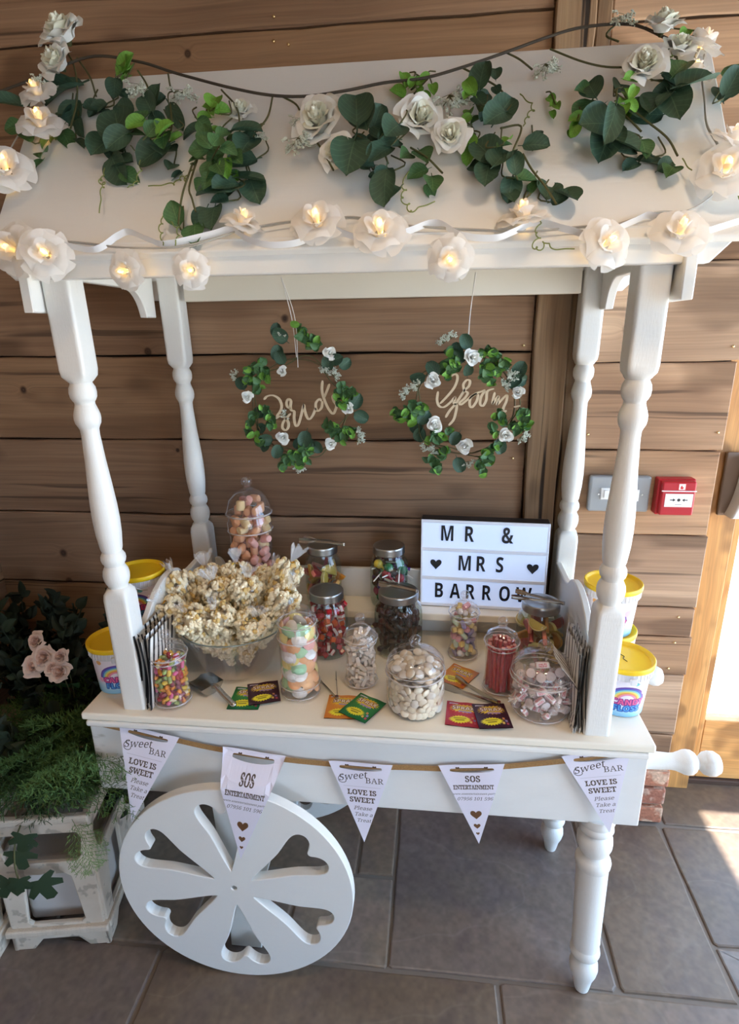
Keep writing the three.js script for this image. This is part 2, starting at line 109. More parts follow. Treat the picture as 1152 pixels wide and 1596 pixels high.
// ---------- materials ----------
function woodTex(seed, w, h, base, dark, light, { knots = 5, gx = 3, gy = 46, crack = 0.35 } = {}) {   // grain runs along u
  const r = rng(seed), K = Array.from({ length: knots }, () => [r(), r(), 0.008 + r() * 0.018, r() * 6]);
  return dataTex(w, h, (u, v) => {
    let wob = (fbm(u * 4, v * 4, seed, 4, 4) - 0.5) * 0.045, kd = 0;
    for (const [ku, kv, kr, kp] of K) { let du = Math.abs(u - ku), dv = v - kv; du = Math.min(du, 1 - du); if (dv > 0.5) dv -= 1; if (dv < -0.5) dv += 1; const d = Math.hypot(du * 3.4, dv) / kr; if (d < 5) { wob += Math.sign(dv) * 0.035 * Math.exp(-d * d * 0.25) * (1 - Math.exp(-d)); if (d < 1.5) kd = Math.max(kd, (1 - sstep(0.55, 1.4, d)) * (0.85 + 0.15 * Math.sin(d * 7 + kp))); } }
    const vv = v + wob, g = fbm(u * gx, vv * gy, seed + 5, gx, gy, 4), f = fbm(u * 10, vv * 170, seed + 9, 10, 170, 2), b = fbm(u * 3, v * 3, seed + 21, 3, 3, 3);
    let c = mix3(base, dark, sstep(0.45, 0.8, g) * 0.28); c = mix3(c, light, sstep(0.5, 0.25, g) * 0.2); c = mix3(c, dark, sstep(0.45, 0.75, b) * 0.62); const q = 0.92 + 0.16 * f; c = [c[0] * q, c[1] * q, c[2] * q];
    c = mix3(c, [c[0] * 0.62, c[1] * 0.58, c[2] * 0.54], sstep(0.6, 0.76, fbm(u * 6, v * 5, seed + 41, 6, 5, 3)) * 0.6); const ck = sstep(0.70, 0.80, fbm(u * 2, vv * 30, seed + 31, 2, 30, 3)) * crack; c = mix3(c, [0.12, 0.08, 0.05], ck); c = mix3(c, [0.16, 0.09, 0.05], kd * 0.8); return c;
  });
}
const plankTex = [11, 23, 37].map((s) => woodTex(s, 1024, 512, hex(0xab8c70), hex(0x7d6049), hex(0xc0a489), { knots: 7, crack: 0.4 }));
const oakTex = woodTex(53, 1024, 512, hex(0x93775a), hex(0x5d442f), hex(0xb4966f), { knots: 2, gy: 60, crack: 0.9 });
const pineTex = woodTex(71, 512, 512, hex(0xdc9f5c), hex(0xbb7a3c), hex(0xeeb877), { knots: 0, gy: 30, crack: 0 });
const plankMats = []; for (const t of plankTex) for (const c of [0xe6ddd6, 0xd6cbc2, 0xdfd2c2]) plankMats.push(std({ map: t, bumpMap: t, bumpScale: 0.0012, color: c, roughness: 0.82 }));  // left-hand boards, tints darkened to carry the dimmer light there
const tanLitTex = woodTex(91, 1024, 512, hex(0xc4a283), hex(0x96755a), hex(0xd6b898), { knots: 6, crack: 0.4 });   // tan boards right of the post, brighter light there put into the colour
const tanLitMats = [0xffffff, 0xf2eae2, 0xf8eee0].map((c) => std({ map: tanLitTex, bumpMap: tanLitTex, bumpScale: 0.0012, color: c, roughness: 0.8 }));
const oakMat = std({ map: oakTex, bumpMap: oakTex, bumpScale: 0.004, roughness: 0.85 });
const pineMat = std({ map: pineTex, roughness: 0.45 });
const slateTex = dataTex(1024, 1024, (u, v) => {
  const a = fbm(u * 4, v * 4, 3, 4, 4, 5), b = fbm(u * 14, v * 14, 8, 14, 14, 4), rid = 1 - Math.abs(2 * fbm(u * 3 + 0.3 * a, v * 5, 15, 3, 5, 4) - 1), s = fbm(u * 90, v * 90, 4, 90, 90, 2);
  let c = mix3(hex(0x786a5b), hex(0x908173), a); c = mix3(c, hex(0x776a66), sstep(0.45, 0.7, b) * 0.5); c = mix3(c, hex(0xa39a8e), sstep(0.97, 0.998, rid) * 0.22); const q = 0.9 + s * 0.2; return [c[0] * q, c[1] * q, c[2] * q];
});
const slateBump = dataTex(1024, 1024, (u, v) => { const a = fbm(u * 4, v * 4, 3, 4, 4, 5), rid = fbm(u * 3 + 0.3 * a, v * 5, 15, 3, 5, 5), t = Math.floor(rid * 7) / 7 + 0.14 * sstep(0.75, 1, rid * 7 % 1), q = t * 0.6 + 0.25 * fbm(u * 20, v * 20, 6, 20, 20, 4) + 0.1 * a; return [q, q, q]; }, false);
const slateMats = [0xffffff, 0xf0e9e2, 0xe2e2ea, 0xd8d0c8].map((c) => std({ map: slateTex, bumpMap: slateBump, bumpScale: 0.004, color: c, roughness: 0.43 }));
const mortarMat = std({ color: 0x7d7268, roughness: 0.95 });
const brickTex = dataTex(256, 256, (u, v) => { const a = fbm(u * 5, v * 5, 44, 5, 5, 4), s = fbm(u * 40, v * 40, 46, 40, 40, 3); let c = mix3(hex(0xbd8670), hex(0xa56f5a), a); c = mix3(c, hex(0xd8c3b0), sstep(0.5, 0.66, fbm(u * 7, v * 7, 48, 7, 7, 4)) * 0.8); const q = 0.85 + 0.3 * s; return [c[0] * q, c[1] * q, c[2] * q]; });
const brickMats = [0xffffff, 0xe8d8d0, 0xfff0e0].map((c) => std({ map: brickTex, bumpMap: brickTex, bumpScale: 0.003, color: c, roughness: 0.92 }));
const plasterMat = std({ color: 0xa8937a, roughness: 0.95 }), ceilMat = std({ color: 0x8a6f54, roughness: 0.9 });
const paintBump = dataTex(256, 256, (u, v) => { const q = 0.5 * fbm(u * 3, v * 60, 61, 3, 60, 3) + 0.5 * fbm(u * 30, v * 30, 62, 30, 30, 2); return [q, q, q]; }, false);
const paint = std({ color: 0xe9e8e3, roughness: 0.42, bumpMap: scaled(paintBump, 4, 4), bumpScale: 0.0003 });
const valancePaint = std({ color: 0xe9e3d4, roughness: 0.45 });
const creamPaint = std({ color: 0xf3ecdb, roughness: 0.45, bumpMap: scaled(paintBump, 4, 4), bumpScale: 0.0003 });
const scuffTex = dataTex(1024, 256, (u, v) => { const g = sstep(0.60, 0.74, fbm(u * 10, v * 4, 91, 10, 4, 5)) * (u < 0.16 ? sstep(0.16, 0.03, u) : 0.0); const n = fbm(u * 12, v * 6, 93, 12, 6, 3) * 0.03; const c = mix3(hex(0xebeae6), hex(0x9b9484), g * 0.8); return [c[0] - n, c[1] - n, c[2] - n]; });
const scuffPaint = std({ map: scuffTex, roughness: 0.5 });
const glass = phy({ color: 0xf8f5f3, transmission: 0.96, thickness: 0, roughness: 0.03, ior: 1.6, side: THREE.DoubleSide });
const rimGlass = phy({ color: 0xf6f4f4, transmission: 0.72, thickness: 0, roughness: 0.08, ior: 1.6, side: THREE.DoubleSide });
const greenGlass = phy({ color: 0xe9f0ea, transmission: 0.97, thickness: 0, roughness: 0.02, ior: 1.6, side: THREE.DoubleSide });
const film = phy({ color: 0xffffff, transmission: 0.97, thickness: 0, roughness: 0.06, ior: 1.5, side: THREE.DoubleSide });
const tuftFilm = phy({ color: 0xffffff, transmission: 0.8, thickness: 0, roughness: 0.1, ior: 1.6, side: THREE.DoubleSide });
const steel = std({ color: 0xb9b8b4, metalness: 1, roughness: 0.22 }), tin = std({ color: 0xaaa9a6, metalness: 1, roughness: 0.3 }), darkSteel = std({ color: 0x8c8781, metalness: 1, roughness: 0.25 });
const gold = std({ color: 0xd9a93a, metalness: 1, roughness: 0.25 }), brass = std({ color: 0xf3dca8, metalness: 0.9, roughness: 0.25 });
const whitePlastic = std({ color: 0xf2f1ee, roughness: 0.35 }), black = std({ color: 0x141315, roughness: 0.5 }), greyPlastic = std({ color: 0x9a9c9d, roughness: 0.45 }), red = std({ color: 0xb8202c, roughness: 0.35 });
const candy = (c, r = 0.45, extra = {}) => phy({ color: c, roughness: r, ...extra });
const leafTexture = (c1, c2, vein, n = 7) => dataTex(128, 128, (u, v) => { const x = Math.abs(u - 0.5) * 2, m = 1 - sstep(0.0, 0.05, x), d = Math.abs(((v * n - x * 2.2) % 1 + 1) % 1 - 0.5) * 2, s = sstep(0.84, 0.98, d) * 0.75, nn = fbm(u * 6, v * 6, 7, 6, 6, 3); let c = mix3(c1, c2, nn); return mix3(c, vein, Math.max(m, s) * 0.6); });
const leafMats = [
  std({ map: leafTexture(hex(0x2f4a3a), hex(0x41604a), hex(0x6d8a68)), roughness: 0.62, side: THREE.DoubleSide }),
  std({ map: leafTexture(hex(0x355c33), hex(0x4d7443), hex(0x86a56c)), roughness: 0.6, side: THREE.DoubleSide }),
  std({ map: leafTexture(hex(0x5d9032), hex(0x7db244), hex(0xa5cf70)), roughness: 0.6, side: THREE.DoubleSide }),
  std({ map: leafTexture(hex(0x2b4434), hex(0x395641), hex(0x68866a)), roughness: 0.58, side: THREE.DoubleSide }),
];
const stemMat = std({ color: 0x5a5a36, roughness: 0.7 }), twigMat = std({ color: 0x4b4338, roughness: 0.8 }), tendrilMat = std({ color: 0x7f8a4c, roughness: 0.6 });
const petalMat = std({ color: 0xf4f3ec, roughness: 0.75, side: THREE.DoubleSide }), petalCream = std({ color: 0xf0efdc, roughness: 0.75, side: THREE.DoubleSide });
const paperPetal = phy({ color: 0xf6f3ee, roughness: 0.9, transmission: 0.38, thickness: 0, side: THREE.DoubleSide });
const berryMat = std({ color: 0xcdd3c4, roughness: 0.6 });
const twine = std({ color: 0xe9e6df, roughness: 0.8 });
// ---------- the room ----------
for (const t of [...plankTex, oakTex, tanLitTex]) t.repeat.set(0.62, 1.9);
pineTex.repeat.set(1.2, 2.4); slateTex.repeat.set(0.85, 0.85); slateBump.repeat.set(0.85, 0.85); brickTex.repeat.set(4, 4);
const WZ = -0.515;                                                // face of the timber wall
// a rough-sawn board with slightly wandering edges
function board(x0, x1, y0, y1, depth, seed, wander = 0.0018, vertical = false) {
  const r = rng(seed), pts = [], n = Math.max(3, Math.round((vertical ? y1 - y0 : x1 - x0) / 0.09)), N = (i) => (r() - 0.5) * 2 * wander;
  if (vertical) { for (let i = 0; i <= n; i++) pts.push([x1 + N(), lerp(y0, y1, i / n)]); for (let i = n; i >= 0; i--) pts.push([x0 + N(), lerp(y0, y1, i / n)]); }
  else { for (let i = 0; i <= n; i++) pts.push([lerp(x0, x1, i / n), y0 + N()]); for (let i = n; i >= 0; i--) pts.push([lerp(x0, x1, i / n), y1 + N()]); }
  return boxUV(extrude(poly(pts), depth, 0.003, 1), 1, r() * 7, r() * 7, vertical);
}
const floor = structure('floor'), wallBack = structure('wall_back'), wallLeft = structure('wall_left');
// flagstones on a mortar bed
part('mortar_bed', new THREE.BoxGeometry(3.9, 0.1, 5.4).translate(0.6, -0.0545, 1.85), mortarMat, floor);
function flag(x0, x1, z0, z1, seed) {
  const r = rng(seed), g = 0.004, pts = [], N = () => (r() - 0.5) * 0.006, c = 0.018, edge = (ax, az, bx, bz) => { const n = Math.max(2, Math.round(Math.hypot(bx - ax, bz - az) / 0.1)); for (let i = 0; i < n; i++) { const t = lerp(0.014, 0.986, i / (n - 1)); pts.push([lerp(ax, bx, t) + N(), -lerp(az, bz, t) + N()]); } };
  x0 += g; x1 -= g; z0 += g; z1 -= g; edge(x0, z1, x1, z1); edge(x1, z1, x1, z0); edge(x1, z0, x0, z0); edge(x0, z0, x0, z1);
  const e = extrude(poly(pts), 0.03, 0.005, 2).rotateX(-Math.PI / 2).translate(0, -0.03 + (r() - 0.5) * 0.003, 0).rotateZ((r() - 0.5) * 0.002);
  part('flagstone', boxUV(e, 1, r() * 5, r() * 5), slateMats[Math.floor(r() * 4)], floor);
}
const rows = [
  [-0.505, 0.0, [-1.15, -0.8, -0.44]], [-0.505, -0.245, [-0.44, -0.04, 0.067]], [-0.245, 0.0, [-0.44, -0.2, 0.067]], [-0.5, 0.0, [0.067, 0.604, 0.866]], [-0.5, -0.13, [0.866, 1.35, 1.9]], [-0.13, 0.0, [0.866, 1.1, 1.7]],
  [-0.75, -0.503, [0.88, 1.32, 1.9]], [0.0, 0.42, [-1.15, -0.93, -0.497, 0.327, 0.93, 1.5, 2.2]], [0.42, 0.95, [-1.15, -0.6, 0.1, 0.7, 1.3, 2.2]],
];
let fs = 100; for (const [z0, z1, xs] of rows) for (let i = 0; i < xs.length - 1; i++) flag(xs[i], xs[i + 1], z0, z1, fs++);
for (let z = 0.95; z < 3.9; z += 0.6) for (let x = -1.15; x < 2.3; x += 0.86) flag(x, Math.min(x + 0.86, 2.35), z, Math.min(z + 0.6, 4.0), fs++);
// timber wall: boards left and right of an oak post
const backing = part('backing_panel', merge([new THREE.BoxGeometry(2.05, 3.0, 0.1).translate(-0.15, 1.48, WZ - 0.085)]), std({ color: 0x2a1c12, roughness: 1 }), wallBack);
let bs = 500;
const leftY = [0.19, 0.47, 0.748, 0.971, 1.187, 1.411, 1.64, 1.87, 2.106, 2.36, 2.62, 2.96];
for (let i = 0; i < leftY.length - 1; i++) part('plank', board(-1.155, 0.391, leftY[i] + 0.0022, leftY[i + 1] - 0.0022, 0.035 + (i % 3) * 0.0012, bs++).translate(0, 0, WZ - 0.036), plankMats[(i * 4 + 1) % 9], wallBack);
const rightY = [0.205, 0.319, 0.521, 0.642, 0.73, 0.938, 1.165, 1.382, 1.608, 1.84, 2.074, 2.31, 2.55, 2.96];
for (let i = 0; i < rightY.length - 1; i++) part('plank', board(0.51, 0.873 + ((i * 37) % 5 - 2) * 0.0018, rightY[i] + 0.002, rightY[i + 1] - 0.002, 0.035 + (i % 4) * 0.001, bs++).translate(0, 0, WZ - 0.036), tanLitMats[(i * 5 + 1) % 3], wallBack);
part('oak_post', board(0.394, 0.474, 0.19, 2.96, 0.05, 801, 0.003, true).translate(0, 0, WZ - 0.036), oakMat, wallBack);
part('oak_post', board(0.4765, 0.509, 0.19, 2.96, 0.045, 802, 0.002, true).translate(0, 0, WZ - 0.036), oakMat, wallBack);
for (const [x, y] of [[-0.182, 2.074], [-0.215, 2.082], [-0.212, 2.127], [0.37, 1.425], [0.368, 1.379], [0.36, 1.143], [0.856, 1.417], [0.543, 1.206], [0.854, 1.212], [0.83, 0.704], [0.831, 0.625], [0.825, 0.543]])
  part('screw', lathe([[0, 0.0022], [0.0018, 0.002], [0.0032, 0.0012], [0.0034, -0.003]], 12).rotateX(Math.PI / 2).translate(x, y, WZ + 0.0035), brass, wallBack);
// brick plinth
const bb = rng(9); for (let k = 0; k < 3; k++) for (let i = 0; i < 10; i++) { const w = 0.205, x1 = 0.876 - i * (w + 0.011) - (k % 2) * 0.1 + (k % 2 && i === 0 ? 0.1 : 0), x0 = 0.876 - (i + 1) * (w + 0.011) - (k % 2) * 0.1 + 0.011; if (x0 < -1.16) continue; part('brick', boxUV(box(x1 - x0, 0.058, 0.09, 0.007, [(x0 + x1) / 2 + (bb() - 0.5) * 0.006, 0.031 + k * 0.067, WZ - 0.04 + (bb() - 0.5) * 0.01]), 1, bb() * 3, bb() * 3), brickMats[Math.floor(bb() * 3)], wallBack); }
part('mortar_joint', new THREE.BoxGeometry(2.02, 0.19, 0.07).translate(-0.145, 0.097, WZ - 0.042), std({ color: 0xb3a48f, roughness: 1 }), wallBack);
// left wall boards, just at the picture's edge
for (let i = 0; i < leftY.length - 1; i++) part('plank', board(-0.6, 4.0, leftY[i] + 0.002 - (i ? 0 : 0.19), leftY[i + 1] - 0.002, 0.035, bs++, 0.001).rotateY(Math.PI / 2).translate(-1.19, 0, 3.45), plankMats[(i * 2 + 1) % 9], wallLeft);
part('wall_core', new THREE.BoxGeometry(0.1, 3.0, 5.2).translate(-1.245, 1.48, 1.9), plasterMat, wallLeft);
// glazed pine door in the recess at the right
const door = structure('door_1'); const DZ = -0.72;
const pine = (name, x0, x1, y0, y1, z, d, vert) => part(name, boxUV(box(x1 - x0, y1 - y0, d, 0.003, [(x0 + x1) / 2, (y0 + y1) / 2, z]), 1, x0 * 3, y0 * 2, vert), pineMat, door);
pine('door_jamb', 0.872, 1.012, 0.0, 2.1, DZ + 0.01, 0.09, true); pine('door_jamb', 2.0, 2.05, 0.0, 2.1, DZ + 0.01, 0.09, true); pine('door_jamb', 0.976, 2.05, 2.1, 2.16, DZ + 0.01, 0.09);
pine('stile', 1.0135, 1.046, 0.022, 2.095, DZ, 0.045, true); pine('stile', 1.9, 1.998, 0.022, 2.095, DZ, 0.045, true); pine('bottom_rail', 1.047, 1.899, 0.022, 0.245, DZ, 0.043); pine('top_rail', 1.047, 1.899, 1.98, 2.095, DZ, 0.043);
part('pane', new THREE.BoxGeometry(0.853, 1.736, 0.001).translate(1.473, 1.1125, DZ), glass, door);
part('sill', box(1.05, 0.02, 0.06, 0.004, [1.49, 0.008, DZ + 0.0]), std({ color: 0x4c3424, roughness: 0.7 }), door);
// return of the wall beside the recess and the wall beyond the door
const reveal = structure('wall_reveal', new THREE.BoxGeometry(0.06, 2.95, 0.2).translate(0.842, 1.475, -0.652), plasterMat); void reveal;
structure('wall_back_upper', new THREE.BoxGeometry(1.55, 0.85, 0.12).translate(1.65, 2.59, -0.74), plasterMat);
structure('wall_back_right', new THREE.BoxGeometry(0.4, 2.2, 0.12).translate(2.25, 1.08, -0.74), plasterMat);
// right wall with its wide glazed opening for the sun, front wall with a glazed barn opening, ceiling
structure('wall_right', merge([new THREE.BoxGeometry(0.12, 3.0, 0.16).translate(2.46, 1.48, -0.65), new THREE.BoxGeometry(0.12, 0.84, 5.2).translate(2.46, 2.57, 1.9), new THREE.BoxGeometry(0.12, 2.17, 2.5).translate(2.46, 1.025, 2.85)]), plasterMat);
structure('wall_front', merge([new THREE.BoxGeometry(1.5, 3.0, 0.12).translate(-0.55, 1.48, 4.06), new THREE.BoxGeometry(0.2, 3.0, 0.12).translate(2.42, 1.48, 4.06), new THREE.BoxGeometry(2.12, 1.24, 0.12).translate(1.26, 2.37, 4.06)]), plasterMat);
structure('ceiling', new THREE.BoxGeometry(3.9, 0.12, 5.2).translate(0.6, 3.03, 1.75), ceilMat);
const win = structure('window_1'); for (let i = 0; i < 4; i++) { part('window_frame', box(0.05, 1.75, 0.06, 0.004, [0.23 + i * 0.69, 0.875, 4.06]), pineMat, win); if (i < 3) part('pane', new THREE.BoxGeometry(0.64, 1.75, 0.001).translate(0.575 + i * 0.69, 0.875, 4.06), glass, win); }
structure('ground', new THREE.BoxGeometry(60, 0.1, 60).translate(0, -0.17, 0), std({ color: 0xcfc7b8, roughness: 0.95 }));
// shaded pendant lamps added out of view to warm and brighten the tabletop
const addedLampGlow = std({ color: 0xfff1d8, emissive: 0xffd9a0, emissiveIntensity: 2.0 }), shadeMat = std({ color: 0x2c2b2a, roughness: 0.5, metalness: 0.4 });
for (const [x, label] of [[-0.25, 'added unseen black metal pendant lamp above the left half of the cart front'], [0.55, 'added unseen black metal pendant lamp above the right half of the cart front']]) {
  const z = 0.62, t = thing('added_pendant_lamp', label, 'lamp', [x, 2.5, z], 0, 'added pendant lamps');
  part('cord', new THREE.CylinderGeometry(0.004, 0.004, 0.42, 8).translate(0, 0.27, 0), black, t); part('lamp_shade', lathe([[0.02, 0.07], [0.03, 0.06], [0.06, 0.02], [0.15, -0.06], [0.152, -0.062], [0.148, -0.06], [0.058, 0.018], [0.028, 0.055]], 40), shadeMat, t); part('light_bulb', new THREE.SphereGeometry(0.035, 20, 14).translate(0, -0.02, 0), addedLampGlow, t);
  const l = new THREE.SpotLight(0xffe0bb, x < 0 ? 1.1 : 1.75, 0, 0.92, 0.45); l.position.set(x, 2.43, z); l.target.position.set(x, 0, z - 0.1); l.shadow.radius = 4; l.castShadow = true; scene.add(l, l.target);
}
// wall fittings right of the cart
{
  const t = thing('switch_plate', 'grey metal double switch plate with two white modules on the timber wall', 'switch', [0.631, 1.055, WZ]);
  part('plate', box(0.15, 0.094, 0.022, 0.006, [0, 0, 0.011]), greyPlastic, t);
  for (const [x, y] of [[-0.034, 0.002], [0.034, -0.002]]) { const m = part('module', box(0.026, 0.03, 0.006, 0.001, [x, y, 0.023]), whitePlastic, t); part('toggle', x < 0 ? box(0.012, 0.02, 0.006, 0.001, [x, y, 0.0275]) : new THREE.CylinderGeometry(0.008, 0.009, 0.008, 20).rotateX(Math.PI / 2).translate(x, y, 0.028), whitePlastic, m); }
  for (const x of [-0.052, 0.055]) part('screw', new THREE.CylinderGeometry(0.0028, 0.0028, 0.003, 12).rotateX(Math.PI / 2).translate(x, 0, 0.0225), steel, t);
}
{
  const t = thing('fire_call_point', 'red fire alarm call point with white break panel on the timber wall', 'alarm', [0.765, 1.052, WZ]);
  part('back_box', box(0.09, 0.094, 0.03, 0.004, [0, 0, 0.015]), red, t);
  part('face', box(0.082, 0.088, 0.018, 0.005, [0, 0, 0.037]), red, t);
  part('cover_edge', box(0.083, 0.0022, 0.004, 0.0005, [0, 0.02, 0.0465]), phy({ color: 0xffffff, roughness: 0.2 }), t);
  part('label', new THREE.PlaneGeometry(0.066, 0.034).translate(0.002, -0.004, 0.0466), std({ roughness: 0.4, map: canvasTex(256, 132, (c, w, h) => { c.fillStyle = '#f4f4f4'; c.fillRect(0, 0, w, h); c.strokeStyle = c.fillStyle = '#222'; c.lineWidth = 9; c.beginPath(); c.arc(128, 62, 15, 0, 7); c.fill(); for (const s of [-1, 1]) { c.beginPath(); c.moveTo(128 + s * 82, 62); c.lineTo(128 + s * 44, 62); c.stroke(); c.beginPath(); c.moveTo(128 + s * 30, 62); c.lineTo(128 + s * 54, 46); c.lineTo(128 + s * 54, 78); c.fill(); } c.fillStyle = '#555'; for (let i = 0; i < 5; i++) c.fillRect(100 + i * 12, 104, 8, 6); }) }), t, 'white break panel with two arrows pointing at a dot');
  part('emblem', new THREE.PlaneGeometry(0.02, 0.018).translate(0.006, 0.031, 0.0466), std({ roughness: 0.4, map: canvasTex(64, 64, (c) => { c.fillStyle = '#c33'; c.fillRect(0, 0, 64, 64); c.fillStyle = '#fff'; c.fillRect(8, 6, 48, 52); c.fillStyle = '#c22'; c.beginPath(); c.moveTo(22, 52); c.quadraticCurveTo(12, 34, 30, 16); c.quadraticCurveTo(30, 32, 44, 36); c.lineTo(38, 54); c.fill(); }) }), t);
}
{
  const t = thing('wall_dispenser', 'white rounded wall box fixed beside the pine door, cut by the picture edge', 'dispenser', [0.966, 0.96, -0.655]);
  const s = new THREE.Shape(); s.moveTo(0, 0); s.lineTo(0.09, 0); s.lineTo(0.09, 0.17); s.lineTo(0.0, 0.17); s.closePath();
  part('back_plate', box(0.13, 0.18, 0.012, 0.004, [0.05, 0.085, 0.0]), std({ color: 0x8b7461, roughness: 0.6 }), t);
  part('casing', extrude((() => { const q = new THREE.Shape(); q.moveTo(0, 0); q.lineTo(0.09, 0); q.lineTo(0.09, 0.17); q.lineTo(0.022, 0.17); q.quadraticCurveTo(0.026, 0.06, 0, 0); return q; })(), 0.05, 0.006, 3).translate(0, 0, 0.006), whitePlastic, t); void s;
}
// ---------- the sweet cart ----------
const T = 0.68;                                                   // tabletop
const cart = thing('sweet_cart', 'white painted wooden sweet cart with pitched roof, turned posts and heart-cut wheels', 'cart');
part('tabletop', boxUV(box(1.2, 0.018, 0.5, 0.005, [0, T - 0.009, -0.25]), 1), creamPaint, cart);
part('table_moulding', boxUV(box(1.18, 0.014, 0.46, 0.005, [0, T - 0.025, -0.227]), 1), paint, cart);
{ const g = box(1.14 + 0.05, 0.178, 0.018, 0.003, [0, T - 0.126, -0.026]); const p = g.attributes.position, uv = new Float32Array(p.count * 2); for (let i = 0; i < p.count; i++) { uv[2 * i] = (p.getX(i) + 0.6) / 1.2; uv[2 * i + 1] = (p.getY(i) - 0.46) / 0.2; } g.setAttribute('uv', new THREE.BufferAttribute(uv, 2)); part('apron', g, scuffPaint, cart); }
part('apron', boxUV(box(1.19, 0.178, 0.018, 0.003, [0, T - 0.126, -0.405]), 1), paint, cart);
for (const s of [-1, 1]) part('apron', boxUV(box(0.018, 0.178, 0.36, 0.003, [s * 0.586, T - 0.126, -0.2155]), 1), paint, cart);
part('table_floor', boxUV(box(1.15, 0.012, 0.36, 0.001, [0, T - 0.208, -0.2155]), 1), paint, cart);
const postRings = (() => { const h = 0.0255; const R = []; const add = (y, r, k = 0) => R.push([y, r, k, [0.284, 0.332, 0.362, 0.618, 0.66, 0.7].includes(y) ? 1 : 0]);
  add(0, h, 1); add(0.26, h, 1); add(0.272, h, 0.75); add(0.281, 0.0235, 0.15); add(0.284, 0.0195); add(0.288, 0.0198); add(0.294, 0.0232); add(0.303, 0.0255); add(0.312, 0.0262); add(0.321, 0.0248); add(0.328, 0.0215); add(0.332, 0.0195); add(0.336, 0.0205); add(0.339, 0.0228); add(0.346, 0.0246); add(0.353, 0.024); add(0.359, 0.021); add(0.362, 0.0192);
  add(0.37, 0.0215); add(0.40, 0.0248); add(0.43, 0.0258); add(0.46, 0.0252); add(0.50, 0.0228); add(0.55, 0.0192); add(0.60, 0.0168); add(0.612, 0.0172); add(0.618, 0.0196); add(0.624, 0.0228); add(0.632, 0.0242); add(0.640, 0.0238); add(0.648, 0.0218); add(0.655, 0.0195); add(0.66, 0.018); add(0.664, 0.0182); add(0.667, 0.0205); add(0.673, 0.0235); add(0.682, 0.0245); add(0.691, 0.0235); add(0.697, 0.0205); add(0.70, 0.0195); add(0.703, 0.0225, 0.1); add(0.712, h, 0.75); add(0.724, h, 1); add(0.925, h, 1); return R; })();
const postGeo = loft(postRings, 48, 1.32);
const leanPost = (xb, xt, z) => { const m = part('post', postGeo, paint, cart); m.position.set(xb, T, z); m.rotation.z = -Math.atan((xt - xb) / 0.9); return m; };
leanPost(-0.4865, -0.511, -0.047); leanPost(0.4905, 0.4965, -0.047); leanPost(-0.479, -0.5, -0.478); leanPost(0.501, 0.5125, -0.478);
// eave rails with clipped ends, front and back
const railShape = (l, y0, y1, c) => poly([[-l + c, y0], [l - c, y0], [l, y0 + c], [l, y1], [-l, y1], [-l, y0 + c]]);
part('eave_rail', boxUV(extrude(railShape(0.597, 1.556, 1.612, 0.03), 0.022, 0.002, 1), 1).translate(-0.002, 0, -0.0245), paint, cart);
part('eave_rail', boxUV(extrude(railShape(0.61, 1.545, 1.612, 0.025), 0.014, 0.002, 1), 1).translate(0, 0, -0.51), paint, cart);
part('valance', boxUV(box(0.94, 0.062, 0.02, 0.002, [0.012, 1.57, -0.462]), 1), valancePaint, cart);
// side boards with an arched underside between the posts
for (const s of [-1, 1]) {
  const q = new THREE.Shape(); q.moveTo(-0.007, 1.503); q.lineTo(0.085, 1.503); q.quadraticCurveTo(0.09, 1.55, 0.15, 1.565); q.lineTo(0.35, 1.565); q.quadraticCurveTo(0.40, 1.555, 0.412, 1.503); q.lineTo(0.46, 1.503); q.lineTo(0.46, 1.606); q.lineTo(0.0, 1.606); q.lineTo(-0.007, 1.6); q.closePath();
  part('side_board', boxUV(extrude(q, 0.019, 0.002, 1, 16).rotateY(Math.PI / 2).translate(s > 0 ? 0.526 : -0.5565, 0, 0.0), 1), paint, cart);
}
// pitched roof
const RL = Math.hypot(0.323, 0.233), RA = Math.atan2(0.323, 0.233);
{ const g = boxUV(box(1.214, RL + 0.02, 0.014, 0.003, [0.0, RL / 2, -0.008]), 1); const f = part('roof_panel', g, paint, cart); f.position.set(0, 1.6, 0.004); f.rotation.x = RA - Math.PI / 2; const b = part('roof_panel', boxUV(box(1.214, RL + 0.01, 0.014, 0.003, [0.0, RL / 2, 0.008]), 1), paint, cart); b.position.set(0, 1.6, -0.475); b.rotation.x = Math.PI / 2 - RA; }
for (const s of [-1, 1]) part('gable', boxUV(extrude(poly([[0.02, 1.607], [0.44, 1.607], [0.23, 1.895]]), 0.012, 0.001).rotateY(Math.PI / 2).translate(s * 0.57 - 0.006, 0, 0), 1), paint, cart);
